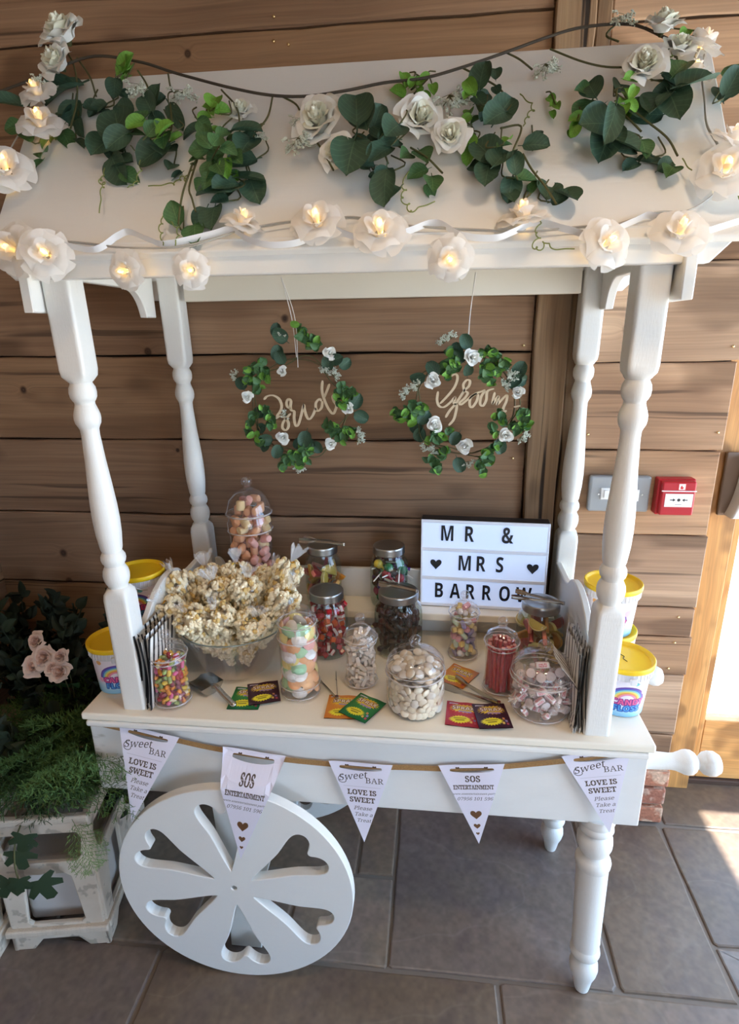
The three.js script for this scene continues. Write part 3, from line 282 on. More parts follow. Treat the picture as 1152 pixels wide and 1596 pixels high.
// raised shelf along the back, its board and the two shaped cheeks
part('shelf', boxUV(box(0.934, 0.02, 0.092, 0.003, [0, 0.755, -0.406]), 1), creamPaint, cart);
part('shelf_riser', boxUV(box(0.93, 0.064, 0.012, 0.001, [0, 0.713, -0.43]), 1), paint, cart);
{ const q = new THREE.Shape(); q.moveTo(-0.45, 0.682); q.lineTo(0.455, 0.682); q.lineTo(0.455, 0.865); q.quadraticCurveTo(0.44, 0.872, 0.43, 0.848); q.lineTo(-0.425, 0.846); q.quadraticCurveTo(-0.435, 0.872, -0.45, 0.865); q.closePath(); part('back_board', boxUV(extrude(q, 0.012, 0.0015), 1).translate(0.003, 0, -0.4665), paint, cart); }
for (const s of [-1, 1]) { const q = new THREE.Shape(); q.moveTo(0.075, T); q.lineTo(0.075, 0.845); q.quadraticCurveTo(0.10, 0.85, 0.125, 0.868); q.quadraticCurveTo(0.175, 0.908, 0.235, 0.914); q.quadraticCurveTo(0.285, 0.916, 0.305, 0.89); q.quadraticCurveTo(0.32, 0.876, 0.36, 0.876); q.lineTo(0.452, 0.88); q.lineTo(0.452, T); q.closePath(); part('cheek', boxUV(extrude(q, 0.015, 0.002, 1, 16).rotateY(Math.PI / 2).translate(s > 0 ? 0.478 : -0.49, 0, 0), 1), paint, cart); }
// turned legs at the right
const legGeo = loft([[0, 0.0155, 0], [0.006, 0.017, 0], [0.03, 0.0215, 0], [0.048, 0.0285, 0], [0.062, 0.0315, 0], [0.076, 0.0305, 0], [0.086, 0.0255, 0], [0.091, 0.0215, 0, 1], [0.096, 0.0245, 0], [0.1, 0.0305, 0], [0.108, 0.033, 0], [0.117, 0.0315, 0], [0.123, 0.029, 0, 1], [0.13, 0.029, 0], [0.138, 0.031, 0], [0.15, 0.0305, 0], [0.25, 0.0325, 0], [0.335, 0.034, 0, 1], [0.342, 0.037, 0], [0.35, 0.038, 0], [0.356, 0.0365, 0], [0.36, 0.033, 0], [0.364, 0.0265, 0], [0.37, 0.0255, 0, 1], [0.378, 0.032, 0], [0.39, 0.0365, 0], [0.4, 0.0375, 0], [0.412, 0.0365, 0], [0.42, 0.0305, 0], [0.424, 0.0285, 0, 1], [0.428, 0.034, 0], [0.434, 0.0375, 0], [0.441, 0.0365, 0], [0.445, 0.0345, 0, 1], [0.45, 0.037, 0], [0.456, 0.039, 0], [0.468, 0.0385, 0]], 40);
{ const l = part('leg', legGeo, paint, cart); l.position.set(0.519, 0.001, -0.004); l.rotation.x = -0.09; } part('leg', legGeo, paint, cart).position.set(0.519, 0, -0.388);
// wheels: a disc with six heart cut-outs
{
  const R = 0.271, disc = new THREE.Shape(); disc.absarc(0, 0, R, 0, Math.PI * 2);
  for (let k = 0; k < 6; k++) { const a = Math.PI / 2 + k * Math.PI / 3, P = (x, y) => [x * Math.cos(a) - y * Math.sin(a), x * Math.sin(a) + y * Math.cos(a)], h = new THREE.Path(), c = (x1, y1, x2, y2, x, y) => h.bezierCurveTo(...P(x1, y1), ...P(x2, y2), ...P(x, y));
    h.moveTo(...P(0.05, 0)); c(0.075, 0.012, 0.12, 0.022, 0.15, 0.034); c(0.185, 0.050, 0.205, 0.066, 0.222, 0.055); c(0.236, 0.045, 0.235, 0.022, 0.212, 0.008); c(0.206, 0.003, 0.206, -0.003, 0.212, -0.008); c(0.235, -0.022, 0.236, -0.045, 0.222, -0.055); c(0.205, -0.066, 0.185, -0.050, 0.15, -0.034); c(0.12, -0.022, 0.075, -0.012, 0.05, 0); disc.holes.push(h); }
  const hub = new THREE.Path(); hub.absarc(0, 0, 0.006, 0, Math.PI * 2, true); disc.holes.push(hub);
  const wg = toCreasedNormals(extrude(disc, 0.024, 0.0015, 1, 40), 0.5);
  for (const [z, turn] of [[0.022, 0.05], [-0.44, 0.4]]) { const w = part('wheel', wg, paint, cart); w.position.set(-0.274, 0.272, z); w.rotation.z = turn; part('hub_bolt', new THREE.CylinderGeometry(0.0058, 0.0058, 0.012, 20).rotateX(Math.PI / 2).translate(0, 0, 0.008), darkSteel, w); }
  for (const z of [-0.028, -0.395]) part('axle_support', boxUV(extrude(poly([[-0.052, 0.002], [0.026, 0.002], [0.05, 0.226], [0.12, 0.472], [-0.062, 0.472], [-0.05, 0.2]]), 0.02, 0.002), 1).translate(-0.274, 0, z - 0.01), paint, cart);
  part('axle', new THREE.CylinderGeometry(0.011, 0.011, 0.36, 16).rotateX(Math.PI / 2).translate(-0.274, 0.272, -0.22), paint, cart);
}
// turned push handles at the right end
{
  const prof = [[0.0001, -0.03], [0.0185, -0.03], [0.0185, 0.02], [0.0175, 0.055], [0.0165, 0.075], [0.0175, 0.085], [0.0215, 0.096], [0.0245, 0.103], [0.0255, 0.11], [0.0245, 0.118], [0.0195, 0.125], [0.0125, 0.13], [0.0125, 0.133], [0.017, 0.137], [0.0225, 0.143], [0.0252, 0.152], [0.0245, 0.163], [0.019, 0.172], [0.008, 0.1765], [0.0001, 0.177]];
  const hg = lathe(prof, 36).rotateZ(-Math.PI / 2);
  for (const z of [-0.055, -0.375]) part('push_handle', hg, paint, cart).position.set(0.577, 0.603, z);
}
// ---------- jars, sweets and everything on the cart ----------
const knob = (y, r) => { const q = []; for (let i = 0; i <= 10; i++) { const a = -Math.PI / 2 + 0.35 + i / 10 * (Math.PI - 0.35); q.push([Math.max(0.0001, r * Math.cos(a)), y + r + r * Math.sin(a)]); } return q; };
// Victorian jar: straight body, flared foot, collar, domed lid with a ball knob
function victorianJar(label, x, z, r, h, waist = 1) {
  const t = thing('sweet_jar', label, 'jar', [x, T + 0.001, z], 0, 'clear jars of sweets on the cart'), b = h * 0.66, w = r * 0.9 * waist;
  part('glass_body', lathe([[0.0001, 0.003], [r * 0.8, 0.002], [r * 0.97, 0.004], [r, 0.012], [r * 0.985, 0.02], [w * 1.02, 0.03], [w, 0.036], [w, b * 0.86], [w * 1.03, b * 0.9], [w * 1.05, b * 0.93], [w * 0.98, b * 0.965], [w * 0.93, b]]), glass, t);
  const lid = part('lid', lathe([[w * 1.02, b - 0.002], [w * 1.12, b + 0.001], [w * 1.14, b + 0.006], [w * 1.1, b + 0.010], [w * 1.0, b + 0.013], [w * 0.97, b + 0.02], [w * 0.86, b + h * 0.10], [w * 0.66, b + h * 0.155], [w * 0.4, b + h * 0.19], [0.008, b + h * 0.205], [0.0065, b + h * 0.215]]), glass, t);
  part('knob', lathe(knob(h - 0.023, 0.0118), 28), glass, lid); part('collar', merge([new THREE.TorusGeometry(w * 1.13, 0.0016, 6, 48).rotateX(Math.PI / 2).translate(0, b + 0.004, 0), new THREE.TorusGeometry(w * 1.03, 0.0012, 6, 48).rotateX(Math.PI / 2).translate(0, b * 0.93, 0)]), rimGlass, lid, 'thicker clear rim'); part('foot_ring', new THREE.TorusGeometry(r * 0.985, 0.0017, 6, 48).rotateX(Math.PI / 2).translate(0, 0.009, 0), rimGlass, t);
  return { r: w - 0.002, y0: T + 0.005, y1: T + b * 0.95, dome: T + b + h * 0.13, x, z };
}
// low round jar with a broad domed lid and a big ball knob
function roundJar(label, x, z, r, h) {
  const t = thing('sweet_jar', label, 'jar', [x, T + 0.001, z], 0, 'clear jars of sweets on the cart'), b = h * 0.50;
  part('glass_body', lathe([[0.0001, 0.003], [r * 0.72, 0.002], [r * 0.86, 0.006], [r * 0.97, 0.022], [r, 0.04], [r * 0.99, b * 0.8], [r * 0.95, b * 0.93], [r * 0.93, b]]), glass, t);
  const lid = part('lid', lathe([[r * 0.95, b - 0.004], [r * 1.01, b], [r * 1.02, b + 0.007], [r * 0.98, b + 0.012], [r * 0.985, b + 0.02], [r * 0.96, b + 0.03], [r * 0.82, b + h * 0.235], [r * 0.6, b + h * 0.285], [r * 0.36, b + h * 0.315], [0.013, b + h * 0.335], [0.0105, b + h * 0.345]]), glass, t);
  part('knob', lathe(knob(b + h * 0.34, h * 0.08), 28), glass, lid); part('collar', merge([new THREE.TorusGeometry(r * 1.015, 0.002, 6, 56).rotateX(Math.PI / 2).translate(0, b + 0.003, 0), new THREE.TorusGeometry(r * 0.985, 0.0014, 6, 56).rotateX(Math.PI / 2).translate(0, b + 0.014, 0)]), rimGlass, lid, 'thicker clear rim'); part('foot_ring', new THREE.TorusGeometry(r * 0.87, 0.002, 6, 56).rotateX(Math.PI / 2).translate(0, 0.006, 0), rimGlass, t);
  return { r: r * 0.95, y0: T + 0.006, y1: T + b, dome: T + b + h * 0.2, x, z };
}
// preserve jar with a screwed metal lid, body fluted k times
function screwJar(label, x, y, z, r, h, flute = 0, depth = 0.03, mat = greenGlass) {
  const t = thing('preserve_jar', label, 'jar', [x, y, z], 0.3, 'screw top jars of sweets on the cart'), b = h - 0.022, lr = r * 0.82;
  const g = lathe([[0.0001, 0.003], [r * 0.8, 0.002], [r * 0.95, 0.007], [r, 0.02], [r, b * 0.72], [r * 0.985, b * 0.8], [r * 0.93, b * 0.88], [lr * 0.95, b * 0.955], [lr * 0.93, b + 0.012]], flute ? flute * 6 : 48);
  if (flute) { const p = g.attributes.position; for (let i = 0; i < p.count; i++) { const yy = p.getY(i); if (yy < 0.006 || yy > b * 0.86) continue; const a = Math.atan2(p.getZ(i), p.getX(i)), f = 1 - depth * (0.5 + 0.5 * Math.cos(a * flute)); p.setX(i, p.getX(i) * f); p.setZ(i, p.getZ(i) * f); } g.computeVertexNormals(); }
  part('glass_body', g, mat, t);
  const lid = part('lid', lathe([[lr * 0.96, b], [lr * 1.0, b + 0.001], [lr * 1.015, b + 0.004], [lr * 0.99, b + 0.006], [lr * 1.015, b + 0.009], [lr * 0.99, b + 0.012], [lr * 1.01, b + 0.015], [lr * 1.0, h - 0.002], [lr * 0.96, h], [lr * 0.9, h - 0.0012], [lr * 0.86, h - 0.002], [0.0001, h - 0.0016]], 48), tin, t); void lid;
  return { r: r * 0.94 * (1 - depth * (flute ? 1 : 0)), y0: y + 0.006, y1: y + b * 0.93, x, z };
}
// places inside a jar, best near the glass: [x, y, z, edge]
function fill(jar, n, gap, seed, inner = 0, top = null, r1 = jar.r - gap * 0.32) {
  const r = rng(seed), out = []; const y1 = top ?? jar.y1;
  for (let tries = 0; out.length < n && tries < n * 600; tries++) {
    const a = r() * Math.PI * 2, q = Math.sqrt(lerp(inner * inner, 1, r())) * r1, y = lerp(jar.y0 + gap * 0.45, y1 - gap * 0.4, r()), p = [jar.x + q * Math.cos(a), y, jar.z + q * Math.sin(a)];
    if (out.every((o) => (o[0] - p[0]) ** 2 + (o[1] - p[1]) ** 2 + (o[2] - p[2]) ** 2 > gap * gap * (0.8 - 0.25 * tries / (n * 600)))) out.push([...p, a]);
  }
  return out;
}
const sources = {};
function sweet(name, key, geo, mat, label, category, group) { const k = name + key; let m; if (!sources[k]) { m = sources[k] = part(numbered(name), geo, mat, scene); m.userData = { label, category, group }; } else m = copyOf(sources[k]); return m; }
function scatter(places, r, make) { places.forEach((p, i) => { const m = make(i, r); m.position.set(p[0], p[1], p[2]); if (!m.userData.set) m.rotation.set(r() * 6.3, r() * 6.3, r() * 6.3); }); }

// 1 jelly beans
{
  const j = victorianJar('ball-knob jar of jelly beans beside the striped bags at the front left post', -0.414, -0.061, 0.041, 0.177), r = rng(1), g = new THREE.CapsuleGeometry(0.0047, 0.0075, 4, 10); { const p = g.attributes.position; for (let i = 0; i < p.count; i++) p.setX(i, p.getX(i) + 30 * p.getY(i) ** 2); g.computeVertexNormals(); }
  const cols = [['orange', 0xe8902e], ['yellow', 0xe9c64a], ['pink', 0xd9628e], ['red', 0xb32536], ['green', 0x9fb36a], ['dark red', 0x8a3040], ['cream', 0xe3d3a8], ['orange', 0xe39b3c]], ms = cols.map(([, c]) => candy(c, 0.22));
  scatter(fill(j, 230, 0.0108, 11, 0.45), r, () => { const k = Math.floor(r() * cols.length); return sweet('jelly_bean', k, g, ms[k], `small ${cols[k][0]} jelly bean in the jar next to the striped bags`, 'jelly bean', 'jelly beans in the front left jar'); });
}
// 2 flying saucers
{
  const x = -0.136, z = -0.116, r0 = 0.045, t = thing('sweet_jar', 'tall clear jar of pastel flying saucer sweets with a flat domed lid', 'jar', [x, T + 0.001, z], 0, 'clear jars of sweets on the cart');
  part('glass_body', lathe([[0.0001, 0.004], [r0 * 0.78, 0.002], [r0 * 0.95, 0.005], [r0, 0.014], [r0, 0.03], [r0 * 0.94, 0.037], [r0 * 0.94, 0.128], [r0, 0.134], [r0, 0.155], [r0 * 0.93, 0.168], [r0 * 0.86, 0.178]]), glass, t);
  part('lid', lathe([[r0 * 0.87, 0.176], [r0 * 0.94, 0.177], [r0 * 0.96, 0.183], [r0 * 0.93, 0.189], [r0 * 0.8, 0.194], [r0 * 0.72, 0.199], [r0 * 0.6, 0.209], [r0 * 0.4, 0.215], [0.0001, 0.217]]), glass, t); part('collar', merge([[0.95, 0.18], [0.995, 0.145], [0.985, 0.03], [0.97, 0.008]].map(([k, y]) => new THREE.TorusGeometry(r0 * k, 0.0017, 6, 48).rotateX(Math.PI / 2).translate(0, y, 0))), rimGlass, t, 'thicker clear rims');
  const g = lathe([[0.0001, -0.0052], [0.006, -0.0048], [0.012, -0.0028], [0.0145, -0.0008], [0.017, -0.0004], [0.017, 0.0004], [0.0145, 0.0008], [0.012, 0.0028], [0.006, 0.0048], [0.0001, 0.0052]], 28), r = rng(2);
  const cols = [['orange', 0xf0b483], ['yellow', 0xecdc8e], ['pink', 0xecb0a8], ['green', 0xb4d8ac], ['white', 0xeae6e2], ['orange', 0xf2c090]], ms = cols.map(([, c]) => candy(c, 0.8));
  const J = { r: 0.0405, y0: T + 0.011, y1: T + 0.178, x, z }, ps = [...fill(J, 64, 0.0225, 21, 0.985, T + 0.18, 0.0348), ...fill(J, 26, 0.018, 22, 0, T + 0.186, 0.02)];
  ps.forEach(([px, py, pz, a], i) => { const k = Math.floor(r() * cols.length), m = sweet('flying_saucer', k, g, ms[k], `${cols[k][0]} rice paper flying saucer in the tall jar`, 'sweet', 'flying saucers in the tall jar'); m.position.set(px, py, pz); const out = V3(Math.cos(a), (r() - 0.3) * 0.9, Math.sin(a)).normalize(); m.quaternion.setFromUnitVectors(V3(0, 1, 0), out); void i; });
  const show = [['white', 0xe4dfe0, 252, 0.112], ['green', 0xa9d4ae, 282, 0.085], ['white', 0xe2e0dc, 256, 0.068]]; for (const [n, c, d, y] of show) { const a = -d * Math.PI / 180, m = sweet('flying_saucer', n + 'front' + y, g, candy(c, 0.8), `${n} rice paper flying saucer flat against the tall jar front, ${y > 0.1 ? 'uppermost' : y > 0.08 ? 'middle' : 'lowest'} of three`, 'sweet', 'flying saucers in the tall jar'); m.position.set(x + 0.0375 * Math.cos(a), T + y, z + 0.0375 * Math.sin(a)); m.quaternion.setFromUnitVectors(V3(0, 1, 0), V3(Math.cos(a), 0.1, Math.sin(a)).normalize()); }
}
// 3 red boiled sweets
{
  const j = screwJar('screw top jar of wrapped red sweets with tin lid', -0.103, T + 0.001, -0.291, 0.052, 0.176, 0), r = rng(3), g = new RoundedBoxGeometry(0.013, 0.013, 0.013, 2, 0.0025), w = new RoundedBoxGeometry(0.0155, 0.0155, 0.007, 1, 0.001);
  const cols = [['red', 0xb8202c], ['orange', 0xd8571f], ['crimson', 0x9c1526], ['red', 0xc62a33]], ms = cols.map(([, c]) => candy(c, 0.15)), wrap = candy(0xf0d4d0, 0.3);
  scatter(fill(j, 120, 0.0165, 31, 0.5), r, () => { const k = Math.floor(r() * cols.length), wr = r() < 0.35, m = sweet('boiled_sweet', k + (wr ? 'w' : ''), g, ms[k], wr ? `cube-shaped ${cols[k][0]} boiled sweet in a clear wrapper in the tin-lidded jar of reds` : `small bare cube-shaped ${cols[k][0]} boiled sweet in the tin-lidded jar of reds`, 'sweet', 'red boiled sweets in the screw top jar'); if (wr && !m.children.length) part('wrapper', w, wrap, m, 'pale edged wrapper'); return m; });
}
// 4 brown fizzy sticks in the fluted jar
{
  const j = screwJar('fluted screw top jar of brown cola sweets with tongs on its lid', 0.074, T + 0.001, -0.318, 0.0605, 0.168, 24, 0.05), r = rng(4), m1 = candy(0x4b2219, 0.35), m2 = candy(0x35150f, 0.3), g = merge([new THREE.CapsuleGeometry(0.0062, 0.016, 4, 10), new THREE.SphereGeometry(0.0078, 12, 8).translate(0, -0.011, 0)]);
  scatter(fill(j, 120, 0.0165, 41, 0.5), r, (i) => sweet('cola_bottle', i % 2, g, i % 2 ? m1 : m2, 'dark brown chewy cola bottle sweet in the fluted jar', 'sweet', 'cola bottles in the fluted jar'));
}
// 5 white mints
{
  const j = victorianJar('slim ball-knob jar of white candy sticks in the middle of the table', -0.003, -0.166, 0.038, 0.178), r = rng(5), m = candy(0xe6dbcf, 0.6), g = new RoundedBoxGeometry(0.0075, 0.021, 0.009, 2, 0.0015), g2 = new RoundedBoxGeometry(0.012, 0.0135, 0.007, 2, 0.002);
  scatter([...fill(j, 150, 0.0125, 51, 0.4), ...fill({ ...j, y0: j.y1 - 0.002, y1: j.dome, r: j.r * 0.75 }, 14, 0.012, 52)], r, (i) => sweet('candy_stick', i % 2, i % 2 ? g : g2, m, 'short white candy stick in the slim middle jar', 'sweet', 'white candy sticks in the slim middle jar'));
}
// 6 white chocolate buttons
{
  const j = roundJar('low round jar of speckled white chocolate buttons at the table front', 0.124, -0.091, 0.0625, 0.171), r = rng(6), g = lathe([[0.0001, -0.0022], [0.0085, -0.0022], [0.0102, -0.0012], [0.0104, 0], [0.0085, 0.0024], [0.004, 0.0036], [0.0001, 0.0038]], 18);
  const tx = dataTex(64, 64, (u, v) => hash2(u * 64, v * 64, 5) > 0.86 ? hex([0xc77f6a, 0xb9a05a, 0x8aa06a][Math.floor(hash2(u * 64, v * 64, 8) * 3)]) : hex(0xeadfca)), m1x = candy(0xffffff, 0.6, { map: tx }), m2 = candy(0xe6d9c2, 0.55), m3 = candy(0xd9d2c6, 0.5);
  const wallPs = fill({ ...j, r: 0.0585 }, 150, 0.0155, 61, 0.985, j.y1 - 0.004, 0.0575), inPs = [...fill({ ...j, r: 0.046 }, 70, 0.016, 63, 0.5), ...fill({ ...j, y0: j.y1 - 0.006, y1: j.dome - 0.006, r: j.r * 0.86 }, 60, 0.0135, 62)];
  [...wallPs, ...inPs].forEach(([x, y, z, a], i) => { const m = sweet('chocolate_button', i % 3, g, [m1x, m2, m3][i % 3], ['cream white chocolate button with coloured speckles in the low round jar', 'plain cream white chocolate button in the low round jar', 'pale underside-up white chocolate button in the low round jar'][i % 3], 'sweet', 'white chocolate buttons in the round jar'); m.position.set(x, y, z); const n = i < wallPs.length ? V3(Math.cos(a) + (r() - 0.5) * 0.7, (r() - 0.5) * 0.9, Math.sin(a) + (r() - 0.5) * 0.7) : V3(r() - 0.5, 0.6 + r(), r() - 0.3); m.quaternion.setFromUnitVectors(V3(0, 1, 0), n.normalize()); });
}
// 7 dolly mixture
{
  const j = victorianJar('slim ball-knob jar of sugared pastel sweets in front of the light box', 0.237, -0.304, 0.037, 0.179), r = rng(7);
  const cols = [['lilac', 0x9a8fb0], ['pink', 0xe3a6ae], ['cream', 0xe8d7a6], ['pale green', 0xc3d0b2], ['yellow', 0xe9cf86], ['white', 0xe3dcd8]], ms = cols.map(([, c]) => candy(c, 0.75)), gs = [new THREE.CapsuleGeometry(0.006, 0.011, 4, 10), new RoundedBoxGeometry(0.013, 0.013, 0.012, 2, 0.003), new THREE.SphereGeometry(0.0078, 14, 10)];
  scatter([...fill(j, 70, 0.0165, 71, 0.3), ...fill({ ...j, y0: j.y1, y1: j.dome, r: j.r * 0.75 }, 10, 0.014, 72)], r, () => { const k = Math.floor(r() * cols.length); return sweet('dolly_mixture', k, gs[k % 3], ms[k], `sugared ${cols[k][0]} sweet in the slim jar before the light box`, 'sweet', 'pastel sweets in the slim jar'); });
}
// 8 strawberry pencils
{
  const j = victorianJar('ball-knob jar of red strawberry pencils near the right tongs', 0.313, -0.167, 0.038, 0.182), r = rng(8), m1 = candy(0xb4383c, 0.3), m2 = candy(0xa42c36, 0.35), g = new THREE.CapsuleGeometry(0.0044, 0.1, 4, 10), end = candy(0xdc8f84, 0.5), ge = new THREE.CylinderGeometry(0.0036, 0.0042, 0.0014, 10).translate(0, 0.0543, 0);
  const N = 30; for (let i = 0; i < N; i++) { const q = i < 20 ? 0.027 : 0.015, a = i < 20 ? i / 20 * 6.283 : i / 10 * 6.283, m = sweet('candy_pencil', i % 2, g, i % 2 ? m1 : m2, 'long red strawberry candy pencil standing in its jar', 'sweet', 'strawberry pencils in the right jar'); if (!m.children.length) part('cut_end', ge, end, m, 'pale pink cut end'); m.position.set(j.x + q * Math.cos(a), T + 0.062 + r() * 0.008 + (i >= 20 ? 0.012 : 0), j.z + q * Math.sin(a)); m.rotation.set((r() - 0.5) * 0.16, r() * 6, (r() - 0.5) * 0.16); }
}
// 9 fruit slices at the right, 10 fruit slices on the shelf
const slice = (() => { const s = new THREE.Shape(); s.absarc(0, 0, 0.021, 0, Math.PI, false); s.closePath(); return extrude(s, 0.009, 0.0025, 2, 14).translate(0, -0.008, -0.0045); })(), rind = (() => { const s = new THREE.Shape(); s.absarc(0, 0, 0.0225, 0, Math.PI, false); s.absarc(0, 0, 0.0205, Math.PI, 0, true); return extrude(s, 0.0096, 0.001, 1, 14).translate(0, -0.008, -0.0048); })();
{
  const cols = [['orange', 0xcf8a2c, 0xe8c07a], ['yellow', 0xd0ae4a, 0xe9d79a], ['red', 0xb02a33, 0xe08a78]], ms = cols.map(([, c, d]) => [candy(c, 0.35), candy(d, 0.6)]);
  for (const [label, x, y, z, r0, h, seed, n, where, tall] of [['screw top jar of fruit slices with long tongs, right of the light box', 0.418, T + 0.001, -0.3, 0.054, 0.16, 9, 40, 'in the jar by the right cheek', 1], ['screw top jar of fruit slices with tongs on its lid, on the back shelf', -0.132, 0.766, -0.41, 0.048, 0.165, 10, 34, 'in the jar on the back shelf', 0.8]]) {
    const j = screwJar(label, x, y, z, r0, h, 0), r = rng(seed);
    scatter(fill(j, n, 0.0235, seed * 10, 0.2, lerp(j.y0, j.y1, tall)), r, () => { const k = Math.floor(r() * 3), m = sweet('fruit_slice', k + where, slice, ms[k][0], `${cols[k][0]} jelly fruit slice ${where}`, 'sweet', `fruit slices ${where}`); if (!m.children.length) part('rind', rind, ms[k][1], m, 'paler sugared rind'); return m; });
  }
}
// 11 lollipops on the shelf
{
  const j = screwJar('screw top jar of wrapped lollipops on the back shelf left of the light box', 0.044, 0.766, -0.41, 0.05, 0.168, 0), r = rng(12), stick = new THREE.CylinderGeometry(0.0017, 0.0017, 0.055, 8).translate(0, -0.032, 0), head = new THREE.SphereGeometry(0.0118, 16, 12), frill = lathe([[0.0118, 0.002], [0.0095, -0.009], [0.003, -0.0135], [0.006, -0.021]], 14);
  const cols = [['purple', 0x56307e], ['green', 0x1f7a50], ['red', 0xa81f2e], ['brown', 0x4a2a22], ['yellow', 0xc9b13e], ['pink', 0xc94d78]];
  scatter(fill(j, 42, 0.023, 121, 0.35), r, () => { const k = Math.floor(r() * cols.length), m = sweet('lollipop', k, head, candy(cols[k][1], 0.2), `${cols[k][0]} foil wrapped lollipop in the jar on the back shelf`, 'lollipop', 'lollipops in the shelf jar'); if (!m.children.length) { part('stick', stick, whitePlastic, m, 'white paper stick'); part('wrapper_frill', frill, candy(cols[k][1], 0.25, { side: THREE.DoubleSide }), m); } return m; });
}
// 12 marshmallow jar on the shelf
{
  const x = -0.322, z = -0.405, y = 0.766, r0 = 0.058, t = thing('sweet_jar', 'big ball-knob jar of pink and yellow marshmallows rising behind the popcorn', 'jar', [x, y, z], 0, 'clear jars of sweets on the cart');
  part('glass_body', lathe([[0.0001, 0.004], [r0 * 0.85, 0.002], [r0, 0.012], [r0 * 0.96, 0.03], [r0 * 0.93, 0.05], [r0 * 0.93, 0.195], [r0 * 1.0, 0.205], [r0 * 1.0, 0.228], [r0 * 0.92, 0.24], [r0 * 0.9, 0.247]]), glass, t);
  const lid = part('lid', lathe([[r0 * 0.92, 0.245], [r0 * 1.02, 0.247], [r0 * 1.03, 0.255], [r0 * 0.97, 0.26], [r0 * 0.95, 0.268], [r0 * 0.85, 0.288], [r0 * 0.6, 0.305], [r0 * 0.3, 0.314], [0.009, 0.318], [0.008, 0.321]]), glass, t); part('knob', lathe(knob(0.319, 0.0145), 28), glass, lid); part('collar', merge([new THREE.TorusGeometry(r0 * 1.02, 0.0024, 6, 56).rotateX(Math.PI / 2).translate(0, 0.251, 0), new THREE.TorusGeometry(r0 * 1.0, 0.0018, 6, 56).rotateX(Math.PI / 2).translate(0, 0.206, 0)]), rimGlass, lid, 'thicker clear rim');
  const r = rng(13), cols = [['pink', 0xe9ada0], ['peach', 0xe8ae84], ['yellow', 0xecd09c]], ms = cols.map(([, c]) => candy(c, 0.8)), g = lathe([[0.0001, -0.013], [0.009, -0.013], [0.0115, -0.0105], [0.0122, 0], [0.0115, 0.0105], [0.009, 0.013], [0.0001, 0.013]], 16).scale(1, 1, 0.8), J = { r: r0 * 0.91, y0: y + 0.06, y1: y + 0.247, x, z };
  scatter([...fill(J, 84, 0.0265, 131, 0.3), ...fill({ ...J, y0: y + 0.245, y1: y + 0.292, r: r0 * 0.75 }, 8, 0.025, 132)], r, () => { const k = r() < 0.45 ? 0 : r() < 0.75 ? 1 : 2; return sweet('marshmallow', k, g, ms[k], `${cols[k][0]} barrel shaped marshmallow in the big jar behind the popcorn`, 'marshmallow', 'marshmallows in the big jar'); });
}
// 13 wrapped chews in the low round jar at the right
{
  const j = roundJar('low round jar of wrapped white and pink chews beside the right striped bags', 0.391, -0.099, 0.065, 0.168), r = rng(14);
  const tx = canvasTex(128, 64, (c) => { c.fillStyle = '#f6eef0'; c.fillRect(0, 0, 128, 64); c.fillStyle = '#d5304f'; c.save(); c.translate(64, 32); c.rotate(-0.08); for (const [y, n] of [[-20, 5], [2, 7]]) for (let i = 0; i < n; i++) { const w0 = 84 / n; c.fillRect(-42 + i * w0, y, w0 * 0.3, 18); c.fillRect(-42 + i * w0, y + (i % 3) * 6, w0 * 0.75, 5); if (i % 2) c.fillRect(-42 + i * w0 + w0 * 0.5, y, w0 * 0.25, 18); } c.restore(); });
  const body = new RoundedBoxGeometry(0.024, 0.011, 0.011, 2, 0.003), twist = sheet((u, v) => [0.012 + v * 0.012, (u - 0.5) * (0.004 + v * 0.013), 0.003 * Math.sin(u * 14) * v], 8, 3), bm = candy(0xffffff, 0.35, { map: tx }), wm = phy({ color: 0xffffff, roughness: 0.25, transmission: 0.5, thickness: 0, side: THREE.DoubleSide }), tabl = candy(0xf0e6e8, 0.7), tg = lathe([[0.0001, -0.004], [0.009, -0.004], [0.0102, -0.0025], [0.0102, 0.0025], [0.009, 0.004], [0.0001, 0.004]], 22), clearW = phy({ color: 0xffffff, roughness: 0.15, transmission: 0.8, thickness: 0, side: THREE.DoubleSide });
  scatter(fill(j, 66, 0.0235, 141, 0.45), r, (i) => { if (i % 3 === 2) { const m = sweet('wrapped_mint', 0, tg, tabl, 'round white mint in a clear twisted wrapper in the low round right jar', 'sweet', 'wrapped mints in the right round jar'); if (!m.children.length) { const w = part('wrapper', new THREE.SphereGeometry(0.0115, 12, 8).scale(1, 0.6, 1), clearW, m, 'clear wrapper'); void w; } return m; } const m = sweet('wrapped_chew', 0, body, bm, 'white chew with red printed wrapper in the low round right jar', 'sweet', 'wrapped chews in the right round jar'); if (!m.children.length) { part('wrapper_twist', twist, wm, m); part('wrapper_twist', twist.clone().rotateY(Math.PI), wm, m); } return m; });
  const lidPs = [[-0.026, 0.086, 0.014], [-0.008, 0.086, 0.03], [0.012, 0.087, 0.026], [0.034, 0.086, 0.008]]; lidPs.forEach(([dx, dy, dz]) => { const m = sweet('wrapped_mint', 'top', tg, tabl, 'round white mint lying on top under the lid of the right round jar', 'sweet', 'mints on top in the right round jar'); m.position.set(j.x + dx, T + dy + 0.012, j.z + dz); m.rotation.set(1.1, 0, 0.2); });
  const c = sweet('wrapped_chew', 'top', body.clone().scale(1.2, 1.2, 1.2), bm, 'topmost red printed chew under the knob of the right round jar', 'sweet', 'top chew in the right round jar'); c.position.set(j.x - 0.004, T + 0.117, j.z + 0.012); c.rotation.set(-0.4, 0.1, 0.05);
}
